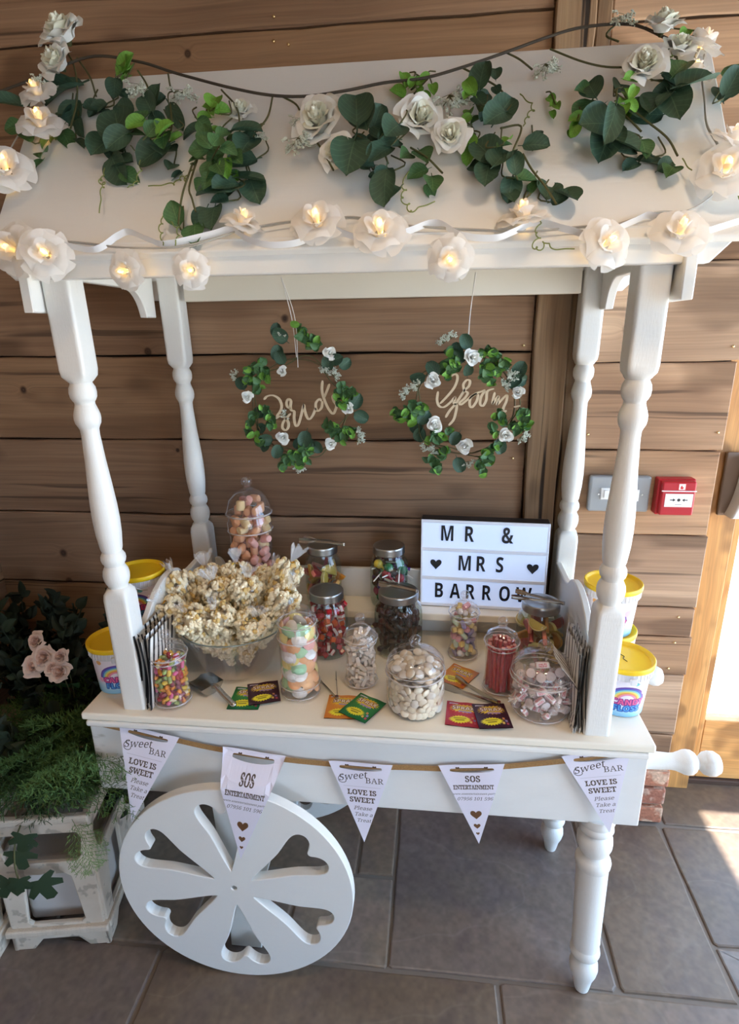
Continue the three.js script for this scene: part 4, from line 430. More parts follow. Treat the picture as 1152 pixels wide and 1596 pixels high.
// ---------- popcorn bowl ----------
{
  const t = thing('glass_bowl', 'large clear glass bowl holding bags of popcorn', 'bowl', [-0.315, T + 0.001, -0.215]);
  part('bowl', lathe([[0.0001, 0.004], [0.07, 0.002], [0.078, 0.006], [0.083, 0.014], [0.092, 0.04], [0.108, 0.085], [0.124, 0.122], [0.1275, 0.124], [0.128, 0.121], [0.112, 0.083], [0.096, 0.04], [0.086, 0.013]], 64), glass, t);
  part('rim', new THREE.TorusGeometry(0.1265, 0.0018, 8, 72).rotateX(Math.PI / 2).translate(0, 0.1235, 0), phy({ color: 0xb9c4bf, transmission: 0.7, thickness: 0, roughness: 0.1 }), t);
  const r = rng(77);
  const kernels = [0, 1, 2].map((k) => { const q = rng(300 + k), parts = []; for (let i = 0; i < 5; i++) { const s = 0.0036 + q() * 0.0024, g = new THREE.IcosahedronGeometry(s, 1), p = g.attributes.position; for (let v = 0; v < p.count; v++) { const f = 1 + 0.35 * (vnoise(p.getX(v) * 600, p.getY(v) * 600 + p.getZ(v) * 500, 31 + k) - 0.5) * 1.4; p.setXYZ(v, p.getX(v) * f, p.getY(v) * f, p.getZ(v) * f); } parts.push(g.translate((q() - 0.5) * 0.0085, (q() - 0.5) * 0.0085, (q() - 0.5) * 0.0085)); } const m = merge(parts); m.computeVertexNormals(); return m; });
  const R = (v) => v < 0.06 ? 0.004 + v * 0.08 : v < 0.72 ? lerp(0.009, 0.036, (v - 0.06) / 0.66) : v < 0.97 ? 0.036 + 0.009 * Math.sin((v - 0.72) / 0.25 * Math.PI * 0.55) : 0.04;   // radius along a cone bag
  const Rtop = (v) => v > 0.9 ? R(v) * Math.sqrt(Math.max(0.05, 1 - ((v - 0.9) / 0.115) ** 2)) : R(v);
  const variants = [0, 1, 2].map((k) => {
    const q = rng(500 + k * 9), L = 0.2, geos = [], cream = [];
    for (let i = 0; i < 215; i++) { const v = Math.sqrt(lerp(0.002, 1.0, q())), a = q() * 6.283, rr = Rtop(v) * lerp(0.86, 0.98, q()); const g = kernels[Math.floor(q() * 3)].clone().applyMatrix4(M4([rr * Math.cos(a), v * L, rr * Math.sin(a)], [q() * 6, q() * 6, q() * 6], 0.8 + q() * 0.45)); (q() < 0.22 ? cream : geos).push(g); }
    geos.push(lathe([[0.0001, 0.012], [0.004, 0.03], [0.02, 0.145], [0.023, 0.172], [0.01, 0.185], [0.0001, 0.192]], 16));
    const fl = lathe(Array.from({ length: 18 }, (_, i) => { const v = i / 17; return [Math.max(0.0006, Rtop(v) * 1.07), v * L * 1.015]; }), 22), p = fl.attributes.position; for (let i = 0; i < p.count; i++) { const x = p.getX(i), y = p.getY(i), z = p.getZ(i), f = 1 + 0.10 * (vnoise(Math.atan2(z, x) * 4 + 9, y * 60, 71 + k) - 0.5); p.setX(i, x * f); p.setZ(i, z * f); } fl.computeVertexNormals();
    const tuft = sheet((u, v) => { const a = u * 6.283, w = 0.0035 + 0.019 * v + 0.005 * v * Math.sin(a * 3 + k), c = Math.cos(a * 4 + k) * 0.004 * v; return [w * Math.cos(a) * (1.1 + 0.4 * Math.sin(a + k)) + c, 0.201 + 0.034 * v + 0.006 * v * Math.sin(a * 5), w * Math.sin(a) * 0.5 + c]; }, 36, 5);
    return { pop: merge(geos), cream: merge(cream), fl, tuft };
  });
  const tieG = merge([new THREE.TorusGeometry(0.0048, 0.0014, 6, 18).rotateX(Math.PI / 2).translate(0, 0.202, 0), box(0.02, 0.003, 0.0008, 0.0003, [0.009, 0.199, 0.008], [0.2, -0.6, -0.5]), box(0.017, 0.003, 0.0008, 0.0003, [-0.004, 0.196, 0.012], [0.4, 0.2, 0.7])]);
  const popM = std({ color: 0xf4e7c6, roughness: 0.9 }), popC = std({ color: 0xd9b977, roughness: 0.9 });
  const bags = [[-0.468, 0.904, -0.24, 'at the far left of the bowl'], [-0.415, 0.9, -0.305, 'leaning back before the rear left post'], [-0.33, 0.914, -0.3, 'under the marshmallow jar'], [-0.278, 0.91, -0.22, 'in the centre of the bowl'], [-0.185, 0.93, -0.28, 'at the right back beside the shelf jar'], [-0.246, 0.893, -0.325, 'deep at the back between the other bags'], [-0.173, 0.893, -0.2, 'hanging out over the right rim with gold ribbon'], [-0.326, 0.872, -0.135, 'in the front centre pressing on the glass'], [-0.241, 0.852, -0.14, 'at the front right pressing on the glass'], [-0.462, 0.868, -0.165, 'drooping lowest over the left rim'], [-0.389, 0.868, -0.118, 'at the front left above the jelly beans'], [-0.362, 0.9, -0.225, 'in the middle left of the bowl']];
  bags.forEach(([x, y, z, where], i) => {
    const tip = V3(-0.315 + (x + 0.315) * 0.30, i === 7 || i === 8 ? 0.694 : 0.715, -0.215 + (z + 0.215) * 0.3), head = V3(x, y, z), dir = head.clone().sub(tip), len = dir.length(), b = thing('popcorn_bag', `clear cone bag of popcorn ${where}`, 'popcorn bag', tip.toArray(), 0, 'popcorn bags in the glass bowl'), v = variants[i % 3];
    b.quaternion.setFromUnitVectors(V3(0, 1, 0), dir.normalize()); b.quaternion.multiply(new THREE.Quaternion().setFromAxisAngle(V3(0, 1, 0), r() * 6.3)); b.scale.set(0.8, len / 0.2, 0.8);
    const pc = part('popcorn', v.pop, popM, b); pc.userData.kind = 'stuff'; const c2 = part('popcorn', v.cream, popC, b, 'more golden popcorn'); c2.userData.kind = 'stuff'; part('film', v.fl, film, b); part('film_tuft', v.tuft, tuftFilm, b, 'gathered film above the tie'); part('tie', tieG, gold, b, 'gold twist tie');
  });
}
// ---------- striped paper bags ----------
{
  const stripe = canvasTex(256, 256, (c) => { c.fillStyle = '#e9e5df'; c.fillRect(0, 0, 256, 256); c.fillStyle = '#1b1a1c'; for (let i = 0; i < 7; i++) c.fillRect(i * 36.6, 0, 14, 256); }), m = std({ map: stripe, roughness: 0.7, side: THREE.DoubleSide }), fine = std({ map: canvasTex(256, 256, (c) => { c.fillStyle = '#e9e5df'; c.fillRect(0, 0, 256, 256); c.fillStyle = '#3a393b'; for (let i = 0; i < 7; i++) c.fillRect(i * 36.6, 0, 9, 256); }), roughness: 0.7, side: THREE.DoubleSide });
  // width runs along z, height along y; bend(v) gives the sideways lean
  function bag(name, label, group, x, z0, w, h, bend, thick, seed, lift = 0) {
    const r = rng(seed), t = thing(name, label, 'paper bag', [x, T + 0.001 + lift, z0], 0, group), zig = (u) => 0.004 * Math.abs(((u * 16) % 1) - 0.5);
    const face = (s) => sheet((u, v) => [bend(v) + s * thick * (0.3 + 0.7 * Math.sin(Math.PI * Math.min(1, v * 1.1)) * Math.sin(Math.PI * u)) + 0.0015 * Math.sin(u * 9 + v * 5 + seed), v * h + (v > 0.99 ? zig(u) : 0) - 0.0015 * v * v, -u * w + 0.004 * Math.sin(v * 3 + seed)], 24, 14);
    const mm = x > 0 ? fine : m; part('front_sheet', face(1), mm, t); part('back_sheet', face(-1), mm, t); part('bottom_fold', box(Math.max(thick * 1.2, 0.0016), 0.012, w, 0.0007, [bend(0), 0.006, -w / 2]), mm, t); void r; return t;
  }
  const GL = 'striped bags against the left cheek', GR = 'striped bags against the right post';
  for (let i = 0; i < 5; i++) bag('striped_bag', ['innermost black and white striped paper bag against the left cheek', 'second striped paper bag out from the left cheek', 'third striped paper bag out from the left cheek, in the middle of the bundle', 'fourth striped paper bag out from the left cheek', 'outermost striped paper bag of the left bundle, facing the jelly bean jar'][i], GL, -0.4675 + i * 0.0047, -0.022 - (i % 2) * 0.006, 0.125, 0.178 - (i % 3) * 0.006, (v) => 0.004 * i * v * v + 0.006 * Math.sin(v * 3), 0.0012, i + 3);
  for (let i = 0; i < 5; i++) bag('striped_bag', ['outermost striped paper bag flush with the right post', 'striped paper bag second from the right post', 'striped paper bag third from the right post', 'striped paper bag fourth from the right post', 'striped paper bag fifth from the right post, behind the bent one'][i], GR, 0.4665 - i * 0.0043, -0.026 - (i % 2) * 0.006, 0.12, 0.19 - (i % 3) * 0.01, (v) => -0.005 * v * v - 0.003 * Math.sin(v * 3), 0.001, i + 20);
  bag('striped_bag', 'striped paper bag bent over sideways above the jar of wrapped chews', GR, 0.445, -0.024, 0.11, 0.158, (v) => 0.010 * Math.sin(v * Math.PI * 0.8) - 0.05 * sstep(0.45, 1.1, v), 0.0012, 41);
}
// ---------- candy floss tubs ----------
{
  const label = canvasTex(1024, 320, (c, w, h) => {
    const g = c.createLinearGradient(0, 0, 0, h); g.addColorStop(0, '#f7eef4'); g.addColorStop(0.62, '#f3e6f0'); g.addColorStop(0.78, '#bfe4f5'); g.addColorStop(1, '#8fcdf0'); c.fillStyle = g; c.fillRect(0, 0, w, h);
    for (const x0 of [0, 512]) { const cx = x0 + 256, cy = 175; ['#6a3d9a', '#4f6fc4', '#8ed0c8', '#f4dd6d', '#f2a05a', '#ef8fb0'].forEach((k, i) => { c.strokeStyle = k; c.lineWidth = 13; c.beginPath(); c.arc(cx - 10, cy, 112 - i * 12, Math.PI, 0); c.stroke(); });
      c.fillStyle = '#6cc4c9'; c.beginPath(); c.arc(cx + 40, 30, 18, 0, 7); c.fill(); c.fillStyle = '#f7b46a'; c.beginPath(); c.arc(cx - 120, 34, 20, 0, 7); c.fill(); c.fillStyle = '#f3b7cf'; for (const [a, b, q] of [[110, 110, 26], [135, 95, 22], [-125, 190, 22]]) { c.beginPath(); c.arc(cx + a, b, q, 0, 7); c.fill(); }
      c.textAlign = 'center'; c.font = 'bold 64px sans-serif'; c.lineJoin = 'round'; c.lineWidth = 14; c.strokeStyle = '#8a2f86'; c.strokeText('CANDY', cx, 212); c.fillStyle = '#ee5f93'; c.fillText('CANDY', cx, 212); c.strokeStyle = '#1f4fa8'; c.strokeText('FLOSS', cx - 6, 268); c.fillStyle = '#4fa3e6'; c.fillText('FLOSS', cx - 6, 268); } });
  label.wrapS = THREE.RepeatWrapping;
  const body = phy({ map: label, roughness: 0.3, transmission: 0.12, thickness: 0 }), rimM = phy({ color: 0xf6f4f6, roughness: 0.3, transmission: 0.35, thickness: 0 }), yellow = std({ color: 0xf1c71d, roughness: 0.35 }), strap = phy({ color: 0xf4f6f8, roughness: 0.2, transmission: 0.5, thickness: 0 });
  function tub(label_, x, y, z, turn) {
    const t = thing('candy_floss_tub', label_, 'tub', [x, y, z], turn, 'candy floss tubs on the cart'), H = 0.12;
    part('tub_body', new THREE.CylinderGeometry(0.056, 0.049, 0.092, 48, 1, true).translate(0, 0.0465, 0), body, t);
    part('tub_base', lathe([[0.0001, 0.002], [0.046, 0.0], [0.049, 0.002]], 48), strap, t);
    const ribs = []; for (let i = 0; i < 44; i++) { const a = i / 44 * 6.283; ribs.push(box(0.0016, 0.016, 0.0022, 0.0004, [0.0602 * Math.cos(a), 0.1, 0.0602 * Math.sin(a)], [0, -a, 0])); }
    const rm = part('rim_collar', lathe([[0.056, 0.0905], [0.0598, 0.091], [0.0602, 0.108], [0.0575, 0.109]], 48), rimM, t); part('collar_rib', merge(ribs), rimM, rm).userData.kind = 'stuff';
    part('lid', lathe([[0.0598, 0.107], [0.0625, 0.108], [0.0635, 0.113], [0.0632, H - 0.002], [0.0615, H], [0.0585, H - 0.001], [0.0565, H - 0.006], [0.053, H - 0.0075], [0.0001, H - 0.007]], 56), yellow, t);
    part('handle_strap', new THREE.TorusGeometry(0.062, 0.003, 6, 40, Math.PI).rotateZ(Math.PI).rotateX(-0.5).scale(1.05, 0.42, 1).translate(0, 0.098, 0.006), strap, t);
    for (const s of [-1, 1]) part('handle_pin', box(0.008, 0.014, 0.014, 0.003, [s * 0.064, 0.095, 0]), rimM, t);
    return t;
  }
  const G = T + 0.001;
  tub('candy floss tub at the front right table corner, black mark on its lid', 0.5635, G, -0.135, 1.62).children[3].name = 'lid';
  tub('candy floss tub under another at the right, only its yellow lid edge showing', 0.566, G, -0.262, 1.1); tub('topmost candy floss tub of the right stack, above a second tub', 0.566, G + 0.115, -0.262, 1.35); tub('candy floss tub standing rearmost at the right behind the post', 0.552, G, -0.4, 0.4);
  tub('candy floss tub at the front left edge of the table beside the post', -0.5665, G, -0.12, 2.0); tub('candy floss tub under another at the left, hidden behind the post', -0.562, G, -0.25, 0.9); tub('upper candy floss tub of the left stack beside the popcorn', -0.562, G + 0.115, -0.25, 1.8);
  part('lid_mark', tube([[-0.02, 0.0, 0.002], [-0.008, 0, -0.002], [0.0, 0, 0.003], [0.01, 0, -0.002], [0.026, 0, 0.001]], 0.0008, 24, 4).translate(0.004, 0.1138, 0.0), black, scene.getObjectByName('candy_floss_tub'), 'black scribble on the lid');
}
// ---------- popping candy sachets ----------
{
  const art = (bg, dark) => canvasTex(256, 300, (c, w, h) => { const g = c.createRadialGradient(90, 90, 20, 128, 150, 220); g.addColorStop(0, bg); g.addColorStop(1, dark); c.fillStyle = g; c.fillRect(0, 0, w, h);
    const burst = (x, y, a, b, n, col) => { c.fillStyle = col; c.beginPath(); for (let i = 0; i < n * 2; i++) { const q = i / n * Math.PI, k = i % 2 ? 0.74 : 1; c.lineTo(x + a * k * Math.cos(q), y + b * k * Math.sin(q)); } c.fill(); };
    burst(132, 92, 112, 62, 20, '#e9c93a'); burst(110, 228, 92, 44, 22, '#efe23c');
    c.textAlign = 'center'; c.lineJoin = 'round'; c.font = 'bold 58px sans-serif'; c.lineWidth = 10; c.strokeStyle = '#7c3a52'; c.strokeText('SPRAX', 132, 108); c.fillStyle = '#f4ead0'; c.fillText('SPRAX', 132, 108); c.fillStyle = '#a58bc0'; c.fillRect(96, 124, 100, 18); c.fillStyle = '#d8d2e6'; c.fillRect(20, 22, 70, 14); c.fillStyle = '#8a7a2a'; c.fillRect(62, 214, 96, 8); c.fillRect(76, 232, 70, 10); for (const [x, y, k] of [[206, 196, '#c98a5a'], [222, 220, '#8f7fb5'], [196, 246, '#d9b25a'], [226, 252, '#b44a5a']]) { c.fillStyle = k; c.fillRect(x - 9, y - 9, 18, 22); } });
  const mats = { purple: std({ map: art('#4a2038', '#30121f'), roughness: 0.35 }), green: std({ map: art('#3f9a4c', '#0f5a36'), roughness: 0.35 }), orange: std({ map: art('#e9a548', '#c26a26'), roughness: 0.35 }), red: std({ map: art('#d23a40', '#9c1a2c'), roughness: 0.35 }) };
  function sachet(k, label, x, z, turn, lift) {
    const g = sheet((u, v) => { const e = Math.min(u, v, 1 - u, 1 - v); return [(u - 0.5) * 0.07, 0.0012 + 0.0028 * sstep(0.02, 0.28, e) + 0.0006 * Math.sin(u * 11 + v * 7), (0.5 - v) * 0.082]; }, 14, 16);
    const t = thing('candy_sachet', label, 'sachet', [x, T + 0.0012 + lift, z], turn, 'popping candy sachets'); part('front_sheet', g, mats[k], t); part('back_sheet', sheet((u, v) => [(0.5 - u) * 0.07, 0.0004, (0.5 - v) * 0.082], 2, 2), steel, t, 'silver back'); if (lift > 0.002) t.rotation.z = 0; return t;
  }
  sachet('green', 'green candy sachet half under the dark purple one below the scoop', -0.252, -0.082, 0.06, 0); sachet('purple', 'dark purple candy sachet below the popcorn bowl, on the green one', -0.218, -0.099, 0.34, 0.0045);
  sachet('orange', 'orange candy sachet beside the small tongs, under the green one', -0.033, -0.069, 0.03, 0); sachet('green', 'green candy sachet in the table centre, on the orange one', 0.012, -0.064, -0.5, 0.0045);
  sachet('orange', 'orange candy sachet under the tongs between the round jar and the pencils', 0.222, -0.21, -0.55, 0); sachet('red', 'red candy sachet between the button jar and the wrapped chews', 0.226, -0.066, -0.08, 0); sachet('purple', 'dark purple candy sachet before the jar of wrapped chews', 0.287, -0.06, 0.13, 0.0045);
}
// ---------- tongs and scoop ----------
function tongs(label, pos, euler, L, open, w = 0.011, mat = steel) {
  const t = thing('tongs', label, 'tongs', pos); t.rotation.set(...euler);
  const arm = (s) => { const n = 18, g = sheet((u, v) => { const q = v < 0.7 ? w * lerp(0.55, 0.42, v / 0.7) : w * (0.42 + 0.55 * Math.sin((v - 0.7) / 0.3 * Math.PI * 0.75)); return [v * L, s * (0.002 + open * Math.pow(v, 1.1)) + s * 0.0016 * Math.sin(u * Math.PI) * (v > 0.7 ? -1 : 0.6), (u - 0.5) * 2 * q]; }, 6, n); const g2 = g.clone().translate(0, s * 0.0009, 0); return merge([g, g2]); };
  mat.side = THREE.DoubleSide; part('arm', arm(1), mat, t); part('arm', arm(-1), mat, t); part('hinge', new THREE.CylinderGeometry(0.0042, 0.0042, w * 1.15, 20, 1, false).rotateX(Math.PI / 2).translate(-0.0012, 0, 0), mat, t); return t;
}
tongs('steel tongs lying on the table with their tips on an orange sachet', [0.304, T + 0.009, -0.099], [-Math.PI / 2, Math.PI - 0.62, 0, 'YXZ'], 0.125, 0.02);
tongs('small steel tongs lying between the flying saucer jar and the orange sachet', [-0.05, T + 0.008, -0.093], [-Math.PI / 2, Math.PI - 1.2 + 0.05, 0, 'YXZ'], 0.095, 0.022, 0.008);
tongs('long steel tongs laid across the lid of the fruit slice jar by the right cheek', [0.462, T + 0.169, -0.275], [-1.45, Math.PI - 0.5, 0.16, 'YXZ'], 0.115, 0.022, 0.0065, steel);
tongs('steel tongs laid across the lid of the shelf jar behind the popcorn', [-0.073, 0.766 + 0.173, -0.392], [-1.45, Math.PI - 0.28, 0.04, 'YXZ'], 0.12, 0.012, 0.007);
tongs('steel tongs resting on the lid of the fluted jar of cola sweets', [0.118, T + 0.176, -0.302], [-1.45, Math.PI - 0.5, 0.03, 'YXZ'], 0.1, 0.012, 0.008, steel);
{
  const t = thing('candy_scoop', 'steel candy scoop lying open side up below the popcorn bowl', 'scoop', [-0.362, T + 0.002, -0.112], -0.62);
  const f = (k) => (u, v) => { const a = lerp(-1.25, 1.25, u) , w = 0.031 - k, x = lerp(-0.045, 0.035, v), open = v < 0.35 ? 0.55 + 0.45 * v / 0.35 : 1; return [x - (v < 0.2 ? 0.0 : 0) , 0.031 - w * Math.cos(a * open) , w * Math.sin(a * open)]; };
  const back = sheet((u, v) => { const a = lerp(-1.25, 1.25, u); return [0.035 + 0.006 * (1 - v), 0.031 - 0.031 * Math.cos(a) * v + (1 - v) * -0.004, 0.031 * Math.sin(a) * v]; }, 16, 4);
  part('scoop_bowl', merge([sheet(f(0), 20, 12), sheet(f(0.001), 20, 12), back]), steel, t); part('grip', tube([[0.036, 0.02, 0], [0.05, 0.024, 0], [0.08, 0.015, 0], [0.11, 0.008, 0]], 0.0062, 20, 12), steel, t); part('grip_end', new THREE.SphereGeometry(0.0075, 16, 12).scale(1.2, 0.8, 1).translate(0.111, 0.008, 0), steel, t);
}
// ---------- light box sign ----------
{
  const W = 0.32, H = 0.236, D = 0.045, t = thing('light_box', 'lit white letter light box in a black case reading MR & MRS BARROW', 'sign', [0.129, 0.766, -0.4535], -0.06); t.rotation.x = -0.03; t.rotation.order = 'YXZ';
  const glow = std({ color: 0xdfe6ee, emissive: 0x9dbcf2, emissiveIntensity: 0.6, roughness: 0.5 }), edge = std({ color: 0xe8ecf2, emissive: 0xa9c2ee, emissiveIntensity: 0.1, roughness: 0.4 });
  part('case', box(W, H, D - 0.004, 0.003, [W / 2, H / 2, D / 2 - 0.002]), black, t);
  for (let i = 0; i < 3; i++) part('light_panel', box(W - 0.004, H / 3 - 0.008, 0.004, 0.001, [W / 2, H * (2.5 - i) / 3, D]), glow, t);
  for (const y of [0.004, H / 3, H * 2 / 3, H - 0.004]) part('letter_rail', box(W - 0.001, y > 0.01 && y < H - 0.01 ? 0.01 : 0.008, 0.005, 0.001, [W / 2, y, D + 0.001]), edge, t, 'clear letter rail');
  for (const x of [0.003, W - 0.003]) part('case_edge', box(0.005, H, 0.005, 0.001, [x, H / 2, D]), edge, t, 'white face edge');
  const letter = (ch, x, row, size = 0.041, sx = 0.74) => { const g = new TextGeometry(ch, { font: boldFont, size, depth: 0.0012, bevelEnabled: false, curveSegments: 8 }); g.computeBoundingBox(); const b = g.boundingBox; g.translate(-(b.min.x + b.max.x) / 2, 0, 0).scale(sx, 1, 1).translate(x, H * (2.5 - row) / 3 - size * 0.36, D + 0.0026); part('letter', g, black, t); };
  const row = (s, xs, k) => [...s].forEach((ch, i) => letter(ch, xs[i] * W, k));
  row('MR&', [0.21, 0.385, 0.68], 0); row('MRS', [0.355, 0.485, 0.63], 1); row('BARROW', [0.155, 0.285, 0.41, 0.54, 0.68, 0.83], 2);
  const h = new THREE.Shape(); h.moveTo(0, -0.0145); h.bezierCurveTo(-0.006, -0.006, -0.0155, -0.001, -0.0145, 0.007); h.bezierCurveTo(-0.013, 0.0145, -0.003, 0.014, 0, 0.0065); h.bezierCurveTo(0.003, 0.014, 0.013, 0.0145, 0.0145, 0.007); h.bezierCurveTo(0.0155, -0.001, 0.006, -0.006, 0, -0.0145);
  for (const x of [0.125, 0.885]) part('heart', extrude(h, 0.0012, 0).translate(x * W, H / 2 - 0.001, D + 0.0026), black, t);
  const l = new THREE.RectAreaLight(0x9dbcf2, 0.5, W, H); l.position.set(0.129 + W / 2, 0.766 + H / 2, -0.398); l.lookAt(0.129 + W / 2 - 0.06, 0.766 + H / 2, 1); l.name = 'light_box_glow'; scene.add(l);
}
// ---------- bunting ----------
{
  const P = [[-0.594, 0.659, -0.008], [-0.521, 0.640, -0.008], [-0.383, 0.616, -0.009], [-0.288, 0.597, -0.010], [-0.148, 0.584, -0.010], [-0.057, 0.578, -0.011], [0.081, 0.581, -0.011], [0.177, 0.585, -0.011], [0.311, 0.6, -0.011], [0.423, 0.625, -0.009], [0.554, 0.657, -0.008], [0.594, 0.667, -0.008]], cv = curve(P);
  const N = 90, pts = cv.getPoints(N), g = sheet((u, v) => { const p = pts[Math.round(u * N)]; return [p.x, p.y + (v - 0.5) * 0.0135, p.z + 0.001 * Math.sin(u * 40)]; }, N, 1), weave = dataTex(64, 16, (u, v) => { const q = 0.8 + 0.2 * hash2(u * 64, v * 16, 3); return [0.70 * q, 0.53 * q, 0.33 * q]; }); weave.repeat.set(8, 1);
  const rb = solo('bunting_ribbon', g, std({ map: weave, roughness: 0.85, side: THREE.DoubleSide }), 'brown jute ribbon strung along the cart apron holding five pennants', 'ribbon'); void rb;
  const heart = (c, x, y, s) => { c.beginPath(); c.moveTo(x, y + s); c.bezierCurveTo(x - s * 0.5, y + s * 0.4, x - s * 1.15, y + s * 0.1, x - s, y - s * 0.45); c.bezierCurveTo(x - s * 0.9, y - s * 1.0, x - s * 0.2, y - s * 0.95, x, y - s * 0.4); c.bezierCurveTo(x + s * 0.2, y - s * 0.95, x + s * 0.9, y - s * 1.0, x + s, y - s * 0.45); c.bezierCurveTo(x + s * 1.15, y + s * 0.1, x + s * 0.5, y + s * 0.4, x, y + s); c.fill(); };
  const base = (c, w, h) => { c.fillStyle = '#e9e6f4'; c.fillRect(0, 0, w, h); c.fillStyle = '#4a3328'; heart(c, 146, 34, 15); heart(c, 366, 34, 15); c.fillRect(146, 32, 220, 4); c.textAlign = 'center'; };
  const western = (c, s, y, size, w) => { c.font = `bold ${size}px serif`; c.fillStyle = '#54463f'; c.strokeStyle = '#54463f'; c.lineWidth = 3; c.save(); c.translate(256, y); const m = c.measureText(s).width; c.scale(w / m, 1); c.strokeText(s, 0, 0); c.fillText(s, 0, 0); c.fillStyle = 'rgba(233,230,244,.55)'; c.fillRect(-m / 2, -size * 0.38, m, 5); c.restore(); };
  const italic = (c, s, x, y, size, rot = 0, col = '#4d4543') => { c.save(); c.translate(x, y); c.rotate(rot); c.transform(1, 0, -0.28, 1, 0, 0); c.font = `${size}px serif`; c.fillStyle = col; c.fillText(s, 0, 0); c.restore(); };
  const texA = canvasTex(512, 768, (c, w, h) => { base(c, w, h); italic(c, 'Sweet', 190, 158, 84, -0.2, '#3c3434'); c.lineWidth = 5; c.strokeStyle = '#3c3434'; c.beginPath(); c.moveTo(112, 122); c.bezierCurveTo(60, 130, 60, 190, 100, 196); c.bezierCurveTo(130, 198, 140, 176, 128, 168); c.stroke(); c.font = '72px serif'; c.fillStyle = '#4d4543'; c.fillText('BAR', 360, 186); c.fillStyle = '#a9a4ae'; c.fillRect(110, 224, 300, 2); western(c, 'LOVE IS', 302, 66, 236); western(c, 'SWEET', 374, 66, 206); italic(c, 'Please', 256, 448, 50); italic(c, 'Take a', 260, 508, 48); italic(c, 'Treat', 260, 566, 46); });
  const texB = canvasTex(512, 768, (c, w, h) => { base(c, w, h); western(c, 'SOS', 162, 78, 120); western(c, 'ENTERTAINMENT', 232, 54, 316); italic(c, 'www.sosentertainment.party', 256, 284, 24, 0.0); italic(c, '07956 101 596', 258, 338, 42); c.fillStyle = '#6d4a2c'; heart(c, 256, 478, 44); heart(c, 256, 590, 26); heart(c, 256, 664, 14); });
  for (const t of [texA, texB]) t.flipY = true;
  const mats = [std({ map: texA, roughness: 0.6, side: THREE.DoubleSide }), std({ map: texB, roughness: 0.6, side: THREE.DoubleSide })];
  const pennants = [[[-0.521, 0.652], [-0.381, 0.630], [-0.487, 0.438], 0, 0.056, 'white Sweet Bar paper pennant nearest the fern at the left end'], [[-0.288, 0.609], [-0.148, 0.598], [-0.246, 0.372], 1, 0.002, 'white paper pennant with phone number and hearts hanging over the big wheel'], [[-0.057, 0.590], [0.081, 0.592], [0.018, 0.385], 0, 0.002, 'white Sweet Bar paper pennant in the middle of the apron'], [[0.176, 0.596], [0.311, 0.613], [0.267, 0.405], 1, 0.002, 'white paper pennant with phone number and hearts right of the middle one'], [[0.422, 0.638], [0.554, 0.668], [0.532, 0.462], 0, 0.004, 'white Sweet Bar paper pennant above the turned front leg']];
  for (const [a, b, c, k, zt, label] of pennants) {
    const w = Math.hypot(b[0] - a[0], b[1] - a[1]), turn = Math.atan2(b[1] - a[1], b[0] - a[0]), mx = (a[0] + b[0]) / 2, my = (a[1] + b[1]) / 2, h = Math.hypot(c[0] - mx, c[1] - my), skew = ((c[0] - mx) * Math.cos(turn) + (c[1] - my) * Math.sin(turn));
    const s = poly([[-w / 2, 0], [w / 2, 0], [skew, -h]]), o = new THREE.Path(), sy = -0.0125, sw = w * 0.33; o.moveTo(-sw, sy - 0.003); o.bezierCurveTo(-sw * 0.6, sy - 0.009, sw * 0.6, sy - 0.009, sw, sy - 0.003); o.bezierCurveTo(sw * 1.02, sy + 0.001, sw, sy + 0.003, sw * 0.9, sy + 0.003); o.lineTo(-sw * 0.9, sy + 0.003); o.bezierCurveTo(-sw, sy + 0.003, -sw * 1.02, sy + 0.001, -sw, sy - 0.003); s.holes.push(o);
    const gg = new TessellateModifier(0.022, 7).modify(new THREE.ExtrudeGeometry(s, { depth: 0.0006, bevelEnabled: false })), p = gg.attributes.position, uv = new Float32Array(p.count * 2);
    for (let i = 0; i < p.count; i++) { const v = -p.getY(i) / h; uv[2 * i] = (p.getX(i) - skew * v) / w + 0.5; uv[2 * i + 1] = 1 - v; const d = -p.getY(i); p.setZ(i, p.getZ(i) + 0.002 * Math.sin(p.getX(i) * 30) + (label.includes('big wheel') ? 0.058 * sstep(0, 0.062, d) : 0)); }
    gg.setAttribute('uv', new THREE.BufferAttribute(uv, 2)); gg.computeVertexNormals();
    const m = solo('pennant', gg, mats[k], label, 'pennant', 'paper pennants on the jute ribbon'); m.position.set(mx, my, -0.0065); m.rotation.set(-Math.asin(clamp((zt + 0.005) / h, -0.5, 0.5)), 0, turn, 'XYZ');
  }
}
// ---------- roses and leaves ----------
// one petal of a ring: rb, rt radius at foot and lip, h height, span half-angle, curl outward roll of the lip
function petalGeo([rb, rt, h, span, curl], nu = 8, nv = 6, seed = 1, tip = 0) {
  return sheet((u, v) => { const q = (u - 0.5) * 2, wv = Math.sin(Math.PI * (0.18 + 0.62 * v)) , a = q * span * (0.55 + 0.5 * wv), top = 1 - (tip ? 0.1 + 0.45 * Math.abs(q) : 0.28 * q * q) * v, rr = lerp(rb, rt, Math.pow(v, 1.3)) + curl * Math.pow(v, 5) * (0.7 + 0.3 * Math.cos(q * 3 + seed)) + 0.03 * Math.sin(q * 4 + seed) * v, y = h * v * top - curl * 0.6 * Math.pow(v, 7) + 0.02 * Math.sin(q * 5 + seed * 2) * v; return [rr * Math.sin(a), y, rr * Math.cos(a)]; }, nu, nv);
}
const silkRings = Array.from({ length: 24 }, (_, i) => { const t = i / 23; return [0, petalGeo([0.05 + 0.26 * t, 0.08 + 0.66 * Math.pow(t, 1.35), 0.74 - 0.34 * t * t, 1.35 - 0.6 * t, 0.03 + 0.16 * t], 7, 5, i)]; });
